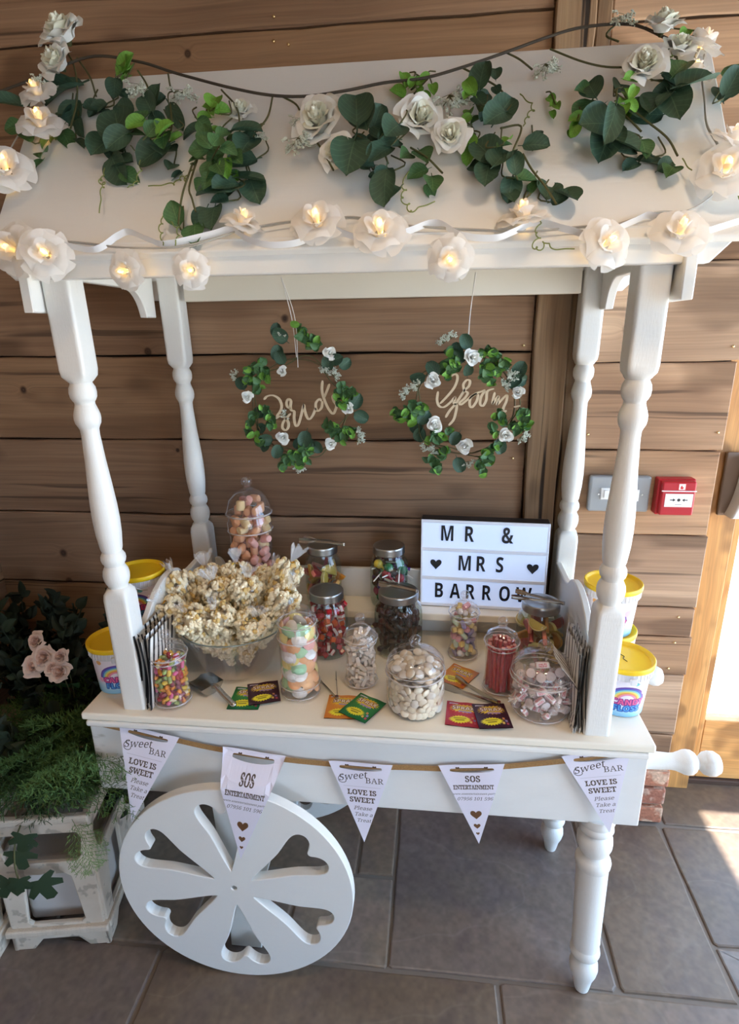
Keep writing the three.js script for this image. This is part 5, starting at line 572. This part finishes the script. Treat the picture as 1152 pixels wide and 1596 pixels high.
const paperRings = [[3, [0.09, 0.2, 0.72, 1.3, 0.03]], [4, [0.2, 0.46, 0.62, 1.0, 0.1]], [5, [0.25, 0.8, 0.42, 0.8, 0.2]], [5, [0.2, 0.98, 0.12, 0.66, 0.12]]].map(([n, p], i) => [n, petalGeo(p, 8, 6, i + 7, i > 1)]);
const smallRings = Array.from({ length: 15 }, (_, i) => { const t = i / 14; return [0, petalGeo([0.07 + 0.22 * t, 0.11 + 0.6 * Math.pow(t, 1.3), 0.74 - 0.34 * t * t, 1.35 - 0.5 * t, 0.03 + 0.15 * t], 6, 4, i)]; });
const budGeo = (() => { const g = lathe([[0.1, 0.2], [0.125, 0.42], [0.11, 0.6], [0.07, 0.69], [0.025, 0.715], [0.0001, 0.69]], 18), p = g.attributes.position; for (let i = 0; i < p.count; i++) { const a = Math.atan2(p.getZ(i), p.getX(i)), q = Math.hypot(p.getX(i), p.getZ(i)); p.setY(i, p.getY(i) + 0.05 * Math.sin(a + q * 40)); } g.computeVertexNormals(); return g; })();
function rose(name, parent, pos, normal, R, rings, outer, inner, seed, label) {
  const g = new THREE.Group(); g.name = name; if (label) g.userData.label = label; parent.add(g); const r = rng(seed);
  g.position.set(...pos); g.quaternion.setFromUnitVectors(V3(0, 1, 0), V3(...normal).normalize()); g.quaternion.multiply(new THREE.Quaternion().setFromAxisAngle(V3(0, 1, 0), r() * 6.3));
  rings.forEach(([n, geo], k) => { if (!n) { const p = part('petal', geo, k < rings.length * 0.55 ? inner : outer, g); p.rotation.set((r() - 0.5) * 0.1, k * 2.39996 + (r() - 0.5) * 0.2, (r() - 0.5) * 0.1); p.scale.setScalar(R * (0.95 + r() * 0.1)); return; } for (let i = 0; i < n; i++) { const p = part('petal', geo, k < 2 ? inner : outer, g); p.rotation.set((r() - 0.5) * 0.12, (i + 0.5 * (k % 2)) / n * 6.283 + (r() - 0.5) * 0.2, (r() - 0.5) * 0.12); p.scale.setScalar(R * (0.94 + r() * 0.12)); } });
  part('bud', budGeo, inner, g).scale.setScalar(R);
  return g;
}
const leafGeo = (wide, pointed, cup) => sheet((u, v) => { const q = (u - 0.5) * 2, e = Math.sqrt(Math.max(0, 1 - (2 * v - 1) ** 2)), w = wide * 0.5 * (pointed ? e * (1 - 0.45 * sstep(0.45, 1, v)) * 1.12 : Math.pow(e, 0.92) * (1 - 0.12 * v)); return [q * w, v, cup * (q * q * w * 0.9 - 0.35 * (v - 0.4) ** 2) + 0.02 * Math.sin(q * 4 + v * 5)]; }, 6, 11);
const stalk = () => tube([[0, -0.16, 0.0], [0, -0.05, 0.004], [0, 0.1, 0.001]], 0.018, 4, 4);
const leafShapes = [leafGeo(0.84, false, 0.5), leafGeo(0.72, true, 0.5), leafGeo(0.74, false, 0.7), leafGeo(0.48, false, 0.5)];
const leafWhole = leafShapes.map((g) => merge([g, stalk()]));
const sprigGeo = (() => { const q = rng(61), s = [], b = []; for (let i = 0; i < 17; i++) { const a = (q() - 0.5) * 2.6, l = 0.45 + q() * 0.55, e = [Math.sin(a) * l, Math.cos(a) * l, (q() - 0.5) * 0.5]; s.push(tube([[0, 0, 0], [e[0] * 0.4, e[1] * 0.55, e[2] * 0.6], e], 0.014, 5, 4)); for (let k = 0; k < 9; k++) b.push(new THREE.IcosahedronGeometry(0.035 + q() * 0.025, 0).scale(1, 1.7, 1).rotateZ(q() * 3).translate(e[0] * (1 - k * 0.05) + (q() - 0.5) * 0.2, e[1] * (1 - k * 0.05) + (q() - 0.5) * 0.2, e[2] + (q() - 0.5) * 0.2)); } return { s: merge(s), b: merge(b) }; })();
function sprig(parent, pos, R, turn, tilt, mat = berryMat) { const g = new THREE.Group(); g.name = 'berry_sprig'; g.position.set(...pos); g.rotation.set(tilt, 0, turn); g.scale.setScalar(R); parent.add(g); part('stem', sprigGeo.s, stemMat, g); part('berries', sprigGeo.b, mat, g).userData.kind = 'stuff'; return g; }
const onRoof = (o) => { o.position.set(0, 1.605, 0); o.rotation.set(-0.6248, 0, 0); return o; };   // local x along the eave, y up the slope, z off the panel
// ---------- garland over the roof ----------
{
  const t = onRoof(thing('flower_garland', 'artificial eucalyptus and white rose garland draped over the white roof', 'garland')), r = rng(4242);
  part('main_stem', tube(GARLAND_STEM, 0.0024, 90, 7), twigMat, t);
  for (const p of GARLAND_TWIGS) part('twig', tube(p, 0.0017, 18, 5), stemMat, t);
  for (const p of GARLAND_TENDRILS) { const cv = curve(p), q = []; for (let i = 0; i <= 60; i++) { const v = i / 60, o = cv.getPoint(v), a = v * cv.getLength() * 330, k = 0.0035 * Math.sin(Math.PI * v); q.push([o.x + k * Math.cos(a), o.y + k * Math.sin(a) * 0.8, o.z + 0.004 + k * Math.sin(a) * 0.4]); } part('tendril', tube(q, 0.0010, 110, 5), tendrilMat, t); }
  const more = GARLAND_LEAVES.flatMap((l) => { const e = []; if (r() < 0.55) e.push([l[0] + (r() - 0.5) * 0.035, l[1] + (r() - 0.5) * 0.035, l[2] * 0.6, l[3] * (0.55 + r() * 0.35), l[4] + (r() - 0.5) * 140, l[5] === 3 ? 0 : l[5]]); return e; });
  for (const [x, y, h, L0, ang, k] of [...GARLAND_LEAVES, ...more]) { const L = L0 * 1.16;
    const m = part('leaf', leafWhole[k], leafMats[k], t), a = ang * Math.PI / 180; m.scale.set(L * (0.9 + r() * 0.2), L, L);
    m.position.set(x - Math.cos(a) * L * 0.5, y - Math.sin(a) * L * 0.5, Math.max(0.006, h - 0.012 + (r() - 0.5) * 0.01)); m.rotation.set((r() - 0.45) * 0.9, (r() - 0.5) * 0.9, a - Math.PI / 2, 'ZXY');
    if (r() < 0.4) { const j = part('twig', tube([[m.position.x, m.position.y, m.position.z], [m.position.x - Math.cos(a) * 0.02 + (r() - 0.5) * 0.01, m.position.y - Math.sin(a) * 0.02 + 0.012, m.position.z - 0.003], [m.position.x + (r() - 0.5) * 0.03, m.position.y + 0.045, Math.max(0.006, m.position.z - 0.012)]], 0.0013, 8, 5), stemMat, t); void j; }
  }
  GARLAND_ROSES.forEach(([x, y, h, R, tx, ty], i) => { const n = V3(tx, ty - 0.1, 1).normalize(), g = rose('rose', t, [x - n.x * R * 0.3, y - n.y * R * 0.3, Math.max(0.006, h - R * 0.35)], n.toArray(), R * 1.35, silkRings, petalMat, petalCream, 900 + i); part('calyx', lathe([[0.0001, -0.25], [0.07, -0.22], [0.2, -0.05], [0.26, 0.05]], 12).scale(R, R, R), stemMat, g); });
  GARLAND_SPRIGS.forEach(([x, y, h, R], i) => sprig(t, [x, y + R * 0.5, h], R * 1.15, Math.PI + (r() - 0.5) * 0.8, (r() - 0.5) * 0.4));
}
// ---------- string of lit paper roses ----------
{
  const t = onRoof(thing('string_light', 'string of lit white paper roses along the eave on a pale twisted wire', 'string lights')), bulbM = std({ color: 0xffe3a0, emissive: 0xffca5a, emissiveIntensity: 3 }), wireM = std({ color: 0xb9b4ab, roughness: 0.5 });
  part('wire', tube(LIGHT_WIRE, 0.0013, 260, 5), wireM, t); part('wire', tube(LIGHT_WIRE.map(([a, b, c], i) => [a, b + 0.0012 * Math.sin(i * 2), c + 0.0022]), 0.0012, 260, 5), wireM, t); part('wire', tube(LIGHT_WIRE_UP, 0.0013, 60, 5), wireM, t);
  LIT_ROSES.forEach(([x, y, h, R, tx, ty], i) => {
    const n = V3(tx, ty, 1).normalize(), g = rose('light_rose', t, [x - n.x * R * 0.25, y - n.y * R * 0.25, Math.max(0.008, h - 0.02)], n.toArray(), R * 1.02, paperRings, paperPetal, paperPetal, 1200 + i, 'white paper rose with a warm light inside');
    part('light_bulb', new THREE.SphereGeometry(0.0042, 12, 8).translate(0, R * 0.3, 0), bulbM, g); part('socket', new THREE.CylinderGeometry(0.003, 0.003, 0.014, 10).translate(0, -0.006, 0), wireM, g);
    const l = new THREE.PointLight(0xffc45c, 0.034); l.position.set(0, R * 0.3, 0); l.shadow.radius = 0.2; g.add(l);
  });
}
{ // satin ribbon looped along the eave
  const cv = curve(RIBBON_PATH), N = 220, pts = cv.getPoints(N), g = sheet((u, v) => { const p = pts[Math.round(u * N)]; return [p.x, p.y + (v - 0.5) * 0.003, p.z + 0.001 + v * 0.011]; }, N, 2), o = onRoof(solo('satin_ribbon', g, phy({ color: 0xf4f4f4, roughness: 0.3, sheen: 0.6, sheenColor: new THREE.Color(1, 1, 1), side: THREE.DoubleSide }), 'narrow white satin ribbon looped along the eave beneath the lit roses', 'ribbon')); void o;
}
// ---------- hoop wreaths ----------
['Bride', 'Groom'].forEach((word, w) => {
  const P = WREATH_PLANS[w], C = P.hoop, z0 = -0.43, r = rng(60 + w), R = 0.118, t = thing('hoop_wreath', w ? 'rose and eucalyptus hoop wreath with the wooden word Groom, hanging at the right' : 'rose and eucalyptus hoop wreath with the wooden word Bride, hanging at the left', 'wreath', [C[0], C[1], z0]);
  part('hoop', new THREE.TorusGeometry(R, 0.0022, 8, 72), std({ color: 0x6a5a3c, roughness: 0.7 }), t);
  const rel = ([x, y], z = 0) => [x - C[0], y - C[1], z], top = 1.585 - C[1];
  part('hanging_cord', merge([tube([[0.0, R, 0], [0.004 * (w ? 1 : -1), (R + top) / 2, 0.012], [w ? 0.012 : -0.02, top, 0.03]], 0.0011, 12, 5), tube([[0.003, R - (w ? 0 : 0.02), 0.004], [0.004, (R + top) / 2, 0.014], [w ? 0.013 : -0.019, top, 0.031]], 0.0009, 12, 5)]), twine, t, 'white hanging cord');
  const tilt = (p, base) => { const a = Math.atan2(p[1], p[0]); return base + a; };
  P.big.forEach((q, i) => { const p = rel(q, 0.004 + r() * 0.012), m = part('leaf', leafWhole[0], leafMats[i % 3 === 0 ? 3 : 0], t, undefined), L = 0.032 + r() * 0.012, a = Math.atan2(p[1], p[0]) + (r() - 0.5) * 1.6; m.scale.setScalar(L); m.position.set(p[0] - Math.cos(a) * L * 0.5, p[1] - Math.sin(a) * L * 0.5, p[2]); m.rotation.set((r() - 0.5) * 0.8, (r() - 0.5) * 0.8, a - Math.PI / 2, 'ZXY'); });
  P.green.forEach((q, i) => { for (let k = 0; k < 4; k++) { const p = rel(q, 0.008 + r() * 0.018), kind = (i + k) % 3 ? 1 : 2, m = part('leaf', leafWhole[kind], leafMats[kind], t), L = 0.016 + r() * 0.011, a = tilt(p, (r() - 0.5) * 3.4); p[0] += (r() - 0.5) * 0.016; p[1] += (r() - 0.5) * 0.016; m.scale.setScalar(L); m.position.set(p[0] - Math.cos(a) * L * 0.4, p[1] - Math.sin(a) * L * 0.4, p[2]); m.rotation.set((r() - 0.5) * 1.3, (r() - 0.5) * 1.3, a - Math.PI / 2, 'ZXY'); } });
  P.roses.forEach(([x, y, q], i) => { const p = rel([x, y], 0.016), n = V3((r() - 0.5) * 0.7, 0.15 + (r() - 0.5) * 0.7, 1).normalize(), g = rose('rose', t, p, n.toArray(), q * 1.25, smallRings, petalMat, petalMat, 1500 + i + w * 20); part('calyx', lathe([[0.0001, -0.3], [0.08, -0.25], [0.24, -0.05], [0.28, 0.08]], 10).scale(q, q, q), leafMats[1], g); });
  P.sprig.forEach((q, i) => { const p = rel(q, 0.012); sprig(t, p, 0.021, Math.atan2(p[1], p[0]) - Math.PI / 2 + (r() - 0.5), 0.4); void i; });
  for (let i = 0; i < 10; i++) { const a = i / 10 * 6.283 + 0.3, b = a + 0.75; part('vine', tube([[R * Math.cos(a), R * Math.sin(a), 0.003], [(R + 0.012 * (i % 2 ? 1 : -1)) * Math.cos((a + b) / 2), (R + 0.012 * (i % 2 ? 1 : -1)) * Math.sin((a + b) / 2), 0.008], [R * Math.cos(b), R * Math.sin(b), 0.003]], 0.0013, 10, 5), stemMat, t); }
  // the word, cut from pale plywood: broad-nib strokes with real thickness
  const wood = std({ color: 0xdcc6a4, roughness: 0.7 }), nib = (pts, width) => { const cv = curve(pts.map((q) => rel(q, 0.012)), false, 0.5), N = pts.length * 9, A = [], B = []; for (let i = 0; i <= N; i++) { const p = cv.getPoint(i / N), d = cv.getTangent(i / N), k = width * (0.55 + 0.6 * Math.abs(d.y)) * Math.min(1, 0.5 + Math.min(i, N - i) * 0.2), nx = -d.y, ny = d.x; A.push([p.x + nx * k, p.y + ny * k]); B.push([p.x - nx * k, p.y - ny * k]); } const pos = [], idx = [], D = 0.0035; for (let i = 0; i <= N; i++) for (const [q, z] of [[A[i], D], [B[i], D], [B[i], 0], [A[i], 0]]) pos.push(q[0], q[1], z + 0.011 - 0.0000); for (let i = 0; i < N; i++) for (let k = 0; k < 4; k++) { const a = i * 4 + k, b = i * 4 + (k + 1) % 4, c = a + 4, d = b + 4; idx.push(a, b, c, b, d, c); } idx.push(0, 2, 1, 0, 3, 2); const e = N * 4; idx.push(e, e + 1, e + 2, e, e + 2, e + 3); const g = new THREE.BufferGeometry(); g.setAttribute('position', new THREE.Float32BufferAttribute(pos, 3)); g.setIndex(idx); return toCreasedNormals(g, 0.6); };
  WORD_STROKES[w].forEach((s) => part('letter_stroke', nib(s, 0.0027), wood, t));
});
// ---------- flower crates and foliage at the left ----------
const crateM = (() => { const tx = dataTex(256, 256, (u, v) => { const a = fbm(u * 6, v * 6, 201, 6, 6, 4), s = sstep(0.62, 0.72, fbm(u * 16, v * 16, 203, 16, 16, 3)); const c = mix3(hex(0xdcd0c0), hex(0xc7b8a4), a); return mix3(c, hex(0x8f8474), s * 0.5); }); tx.repeat.set(3, 3); return std({ map: tx, roughness: 0.6 }); })();
function crate(label, x, z, turn) {
  const t = thing('flower_crate', label, 'crate', [x, 0, z], turn), W = 0.235, D = 0.34, H = 0.395, th = 0.012;   // origin at the front left corner, front towards +z
  const side = (w, tall) => { const s = poly([[0, 0], [0.05, 0], [0.075, 0.03], [w - 0.075, 0.03], [w - 0.05, 0], [w, 0], [w, 0.055], [w - 0.006, 0.062], [w - 0.006, H], [0.006, H], [0.006, 0.062], [0, 0.055]]);
    const hole = (pts) => { const h = new THREE.Path(); h.moveTo(...pts[0]); for (const p of pts.slice(1)) h.lineTo(...p); h.closePath(); s.holes.push(h); };
    hole([[0.045, 0.27], [w - 0.045, 0.27], [w - 0.03, 0.285], [w - 0.022, 0.34], [w - 0.03, 0.355], [0.03, 0.355], [0.022, 0.34], [0.03, 0.285]]);
    hole(tall ? [[0.06, 0.08], [w - 0.06, 0.08], [w - 0.05, 0.09], [w - 0.062, 0.225], [w - 0.075, 0.235], [0.075, 0.235], [0.062, 0.225], [0.05, 0.09]] : [[0.05, 0.075], [w / 2 - 0.02, 0.075], [w / 2 - 0.02, 0.235], [0.07, 0.235]]);
    return boxUV(extrude(s, th, 0.003, 2), 1); };
  part('crate_side', side(W, true), crateM, t).position.set(0, 0, -th); part('crate_side', side(W, true), crateM, t).position.set(0, 0, -D);
  for (const x0 of [W - th, 0]) { const m = part('crate_side', side(D, false), crateM, t); m.rotation.y = Math.PI / 2; m.position.set(x0, 0, 0); }
  part('crate_foot_rail', merge([box(W + 0.012, 0.02, 0.02, 0.005, [W / 2, 0.062, 0.002]), box(0.02, 0.02, D, 0.005, [W, 0.062, -D / 2])]), crateM, t); part('crate_top_rim', merge([box(W + 0.01, 0.02, 0.018, 0.005, [W / 2, H, -0.004]), box(0.018, 0.02, D, 0.005, [W - 0.004, H, -D / 2]), box(0.018, 0.02, D, 0.005, [0.004, H, -D / 2]), box(W, 0.02, 0.018, 0.005, [W / 2, H, -D + 0.004])]), crateM, t);
  const tubS = new THREE.Shape(); tubS.moveTo(-0.075, -0.125); tubS.lineTo(0.075, -0.125); tubS.quadraticCurveTo(0.09, -0.125, 0.09, -0.11); tubS.lineTo(0.09, 0.11); tubS.quadraticCurveTo(0.09, 0.125, 0.075, 0.125); tubS.lineTo(-0.075, 0.125); tubS.quadraticCurveTo(-0.09, 0.125, -0.09, 0.11); tubS.lineTo(-0.09, -0.11); tubS.quadraticCurveTo(-0.09, -0.125, -0.075, -0.125);
  const bk = part('water_tub', extrude(tubS, 0.2, 0.006, 2, 8).rotateX(-Math.PI / 2).translate(W / 2, 0.045, -D / 2), std({ color: 0xcfc8c2, roughness: 0.5 }), t, 'pale grey inner water tub'); void bk; return t;
}
crate('cream plastic flower crate on the floor beside the big wheel', -0.863, 0.046, 0.18); crate('cream plastic flower crate cut off by the left edge of the picture', -1.118, 0.10, 0.1);
// feathery asparagus fern fronds arching from the crate
{
  const r = rng(808), needle = new THREE.PlaneGeometry(0.002, 0.02, 1, 1).translate(0, 0.01, 0), ferns = [0x3c5a28, 0x304c22, 0x4c6a32, 0x6a8648].map((c) => std({ color: c, roughness: 0.75, side: THREE.DoubleSide }));
  const frondGeo = (seed) => { const q = rng(seed), L = 0.3, stems = [], nd = [], cv = curve([[0, 0, 0], [0, 0.12, 0.02], [0, 0.22, 0.07], [0, 0.27, 0.15]]); stems.push(tube(cv, 0.0012, 14, 4)); const M = new THREE.Matrix4(), Q = new THREE.Quaternion();
    for (let i = 0; i < 28; i++) { const v = 0.15 + 0.85 * i / 28, p = cv.getPoint(v), d = cv.getTangent(v), s = i % 2 ? 1 : -1, bl = 0.085 * Math.sin(Math.PI * Math.pow((v - 0.1) / 0.95, 0.8)) + 0.012, e = V3(s * bl * (0.9 + q() * 0.2), d.y * bl * 0.5 + (q() - 0.5) * 0.02, d.z * bl * 0.6 + (q() - 0.5) * 0.02), b = curve([p.toArray(), p.clone().addScaledVector(e, 0.5).add(V3(0, 0.004, 0)).toArray(), p.clone().add(e).toArray()]); stems.push(tube(b, 0.0006, 5, 3));
      const n = Math.ceil(bl / 0.0034); for (let k = 0; k < n; k++) { const w = b.getPoint((k + 0.5) / n), bd = b.getTangent((k + 0.5) / n), dir = V3(bd.x * 0.5 + (q() - 0.5) * 1.6, bd.y * 0.5 + (q() - 0.3) * 1.5, bd.z * 0.5 + (q() - 0.5) * 1.6).normalize(); Q.setFromUnitVectors(V3(0, 1, 0), dir); M.compose(w, Q, V3(1, 0.6 + q() * 0.7, 1)); nd.push(needle.clone().applyMatrix4(M)); } }
    void L; return { s: merge(stems), n: merge(nd) }; };
  const FG = [1, 2, 3, 4].map((k) => frondGeo(900 + k)), root = thing('asparagus_fern', 'feathery green asparagus fern spilling out of the cream crate onto the cart apron', 'fern', [-0.76, 0.30, -0.1]);
  const fr = (x, y, z, yaw, pitch, s, k, c) => { const g = new THREE.Group(); g.name = 'frond'; g.position.set(x + 0.76, y - 0.30, z + 0.1); g.rotation.set(pitch, yaw, (r() - 0.5) * 0.5, 'YXZ'); g.scale.setScalar(s); root.add(g); part('stem', FG[k].s, ferns[c], g); part('needles', FG[k].n, ferns[c], g).userData.kind = 'stuff'; };
  for (let i = 0; i < 44; i++) { const a = r() * 6.283, w = Math.cos(a); fr(-0.775 + (r() - 0.5) * 0.17, 0.37 + r() * 0.08, -0.13 + (r() - 0.5) * 0.2, a, 0.25 + r() * 0.8, 0.55 + r() * 0.3 + 0.05 * w, i % 4, i % 3); }
  for (const [x, y, z, yaw, p, s, c] of [[-0.70, 0.47, -0.03, 1.1, 0.7, 0.75, 2], [-0.69, 0.44, 0.0, 1.35, 0.9, 0.7, 2], [-0.71, 0.49, -0.03, 0.9, 0.65, 0.72, 2], [-0.665, 0.40, 0.01, 0.9, 1.6, 0.42, 3]]) fr(x, y, z, yaw, p, s, Math.floor(r() * 4), c);
}
// dark leafy stems behind, each bunch a thing
{
  const darkLeaf = [0x1f2a1a, 0x192417, 0x232f20, 0x283522].map((c) => std({ color: c, roughness: 0.7, side: THREE.DoubleSide })), dg = [leafGeo(0.5, true, 0.4), leafGeo(0.62, true, 0.5)];
  const labels = ['dark foliage bunch against the wall at the left corner', 'dark foliage bunch in front of the timber wall beside the rear post', 'dark foliage bunch at the left picture edge above the fern', 'tall dark foliage stems behind the pale pink roses', 'low dark foliage between the roses and the table corner', 'dark foliage mass rising under the rear left post', 'dark foliage bunch filling the gap left of the cart below the tub', 'dark foliage behind the fern close to the crate'];
  [[-0.98, 0.30, -0.34, 0.5, 0.16], [-0.82, 0.30, -0.40, 0.5, 0.16], [-1.03, 0.34, -0.1, 0.44, 0.14], [-0.9, 0.35, -0.28, 0.42, 0.15], [-0.74, 0.32, -0.25, 0.36, 0.1], [-0.70, 0.2, -0.42, 0.6, 0.1], [-0.68, 0.2, -0.2, 0.36, 0.07], [-0.86, 0.3, -0.12, 0.34, 0.13]].forEach(([x, y, z, h, w], n) => {
    const r = rng(700 + n), t = thing('foliage_bunch', labels[n], 'foliage', [x, y, z]), stems = [], L = [[], []];
    for (let i = 0; i < 13; i++) { const a = r() * 6.283, ex = Math.cos(a) * w * (0.3 + r()), ez = Math.sin(a) * w * 0.7 * (0.3 + r()), eh = h * (0.55 + r() * 0.5), cv = curve([[0, -0.1, 0], [ex * 0.3, eh * 0.5, ez * 0.3], [ex, eh, ez]]); stems.push(tube(cv, 0.002, 10, 4)); for (let k = 0; k < 26; k++) { const v = 0.25 + 0.75 * r(), p = cv.getPoint(v), s = 0.028 + r() * 0.03; L[k % 2].push(dg[k % 2].clone().applyMatrix4(M4([p.x, p.y, p.z], [(r() - 0.5) * 2.4, r() * 6.3, (r() - 0.5) * 2.4], s))); } }
    part('stem', merge(stems), darkLeaf[0], t); L.forEach((l, k) => { part('leaves', merge(l), darkLeaf[(n + k) % 4], t).userData.kind = 'stuff'; });
  });
  // lobed leaves hanging over the crate front
  const lobe = (() => { const s = new THREE.Shape(), R = [0.35, 0.68, 0.74, 0.5, 0.92, 0.98, 0.55, 1.0, 1.08, 1.0, 0.55, 0.98, 0.92, 0.5, 0.74, 0.68, 0.35]; s.moveTo(0, 0); R.forEach((q, i) => { const a = Math.PI * (1.2 - i * 1.4 / 16); s.lineTo(q * Math.cos(a), q * Math.sin(a) + 0.1); }); s.closePath(); const g = new THREE.ShapeGeometry(s, 2); const p = g.attributes.position; for (let i = 0; i < p.count; i++) p.setZ(i, -0.12 * (p.getX(i) ** 2 + p.getY(i) ** 2)); g.computeVertexNormals(); return g; })(), lm = std({ color: 0x22361d, roughness: 0.6, side: THREE.DoubleSide });
  const t = thing('lobed_leaf_stem', 'dark green lobed leaves hanging over the front of the cream crate', 'leaves', [-0.77, 0.37, 0.05], 0.18);
  part('stem', tube([[0, 0.03, -0.06], [-0.002, 0.01, 0.005], [-0.01, -0.05, 0.02], [-0.012, -0.11, 0.018]], 0.002, 16, 5), stemMat, t);
  for (const [x, y, z, s, a] of [[-0.028, -0.10, 0.022, 0.042, 2.6], [0.032, -0.105, 0.02, 0.052, 3.6], [-0.005, -0.09, 0.026, 0.034, 3.1], [-0.06, 0.03, 0.012, 0.03, 2.8], [0.0, -0.02, 0.016, 0.045, 3.3], [0.02, 0.02, 0.012, 0.04, 2.9]]) { const m = part('leaf', lobe, lm, t); m.position.set(x, y, z); m.scale.setScalar(s); m.rotation.set(-0.2, 0.1, a); }
}
// pale pink spray roses
{
  const pinkO = std({ color: 0xe6cfc2, roughness: 0.7, side: THREE.DoubleSide }), pinkI = std({ color: 0xe2bfb0, roughness: 0.7, side: THREE.DoubleSide });
  [[-0.865, 0.70, -0.25, 0.03, 'pale pink rose highest of the cluster among the dark foliage'], [-0.838, 0.665, -0.23, 0.036, 'pale pink rose in the middle of the cluster among the dark foliage'], [-0.868, 0.645, -0.22, 0.034, 'pale pink rose lowest left of the cluster among the dark foliage'], [-0.79, 0.67, -0.23, 0.026, 'cream pink rosebud at the upper right of the cluster'], [-0.79, 0.635, -0.215, 0.033, 'pale pink rose at the right of the cluster, drooping'], [-0.812, 0.645, -0.215, 0.026, 'small pale pink rose half under the middle one']].forEach(([x, y, z, R, label], i) => {
    const t = thing('pink_rose', label, 'rose', [x, y, z], 0, 'pale pink roses in the foliage'); rose('bloom', t, [0, 0, 0], [(i % 3 - 1) * 0.35 + 0.15, 0.6, 0.9], R * 1.1, silkRings, pinkO, pinkI, 1700 + i); part('stem', tube([[0, 0, 0], [0.004, -0.08, -0.01], [-0.01, -0.22, -0.02], [0.0, -0.36, -0.03]], 0.0018, 14, 5), stemMat, t);
    for (const s of [-1, 1]) { const m = part('leaf', leafWhole[1], leafMats[1], t); m.scale.setScalar(0.035); m.position.set(0, -0.09, -0.01); m.rotation.set(0.6, 0, s * 1.1); }
  });
}
scene.traverse((o) => { if (o.isMesh) { o.castShadow = true; o.receiveShadow = true; } if (o.isPointLight) o.castShadow = true; });
scene.updateMatrixWorld(true);
renderer.render(scene, camera);
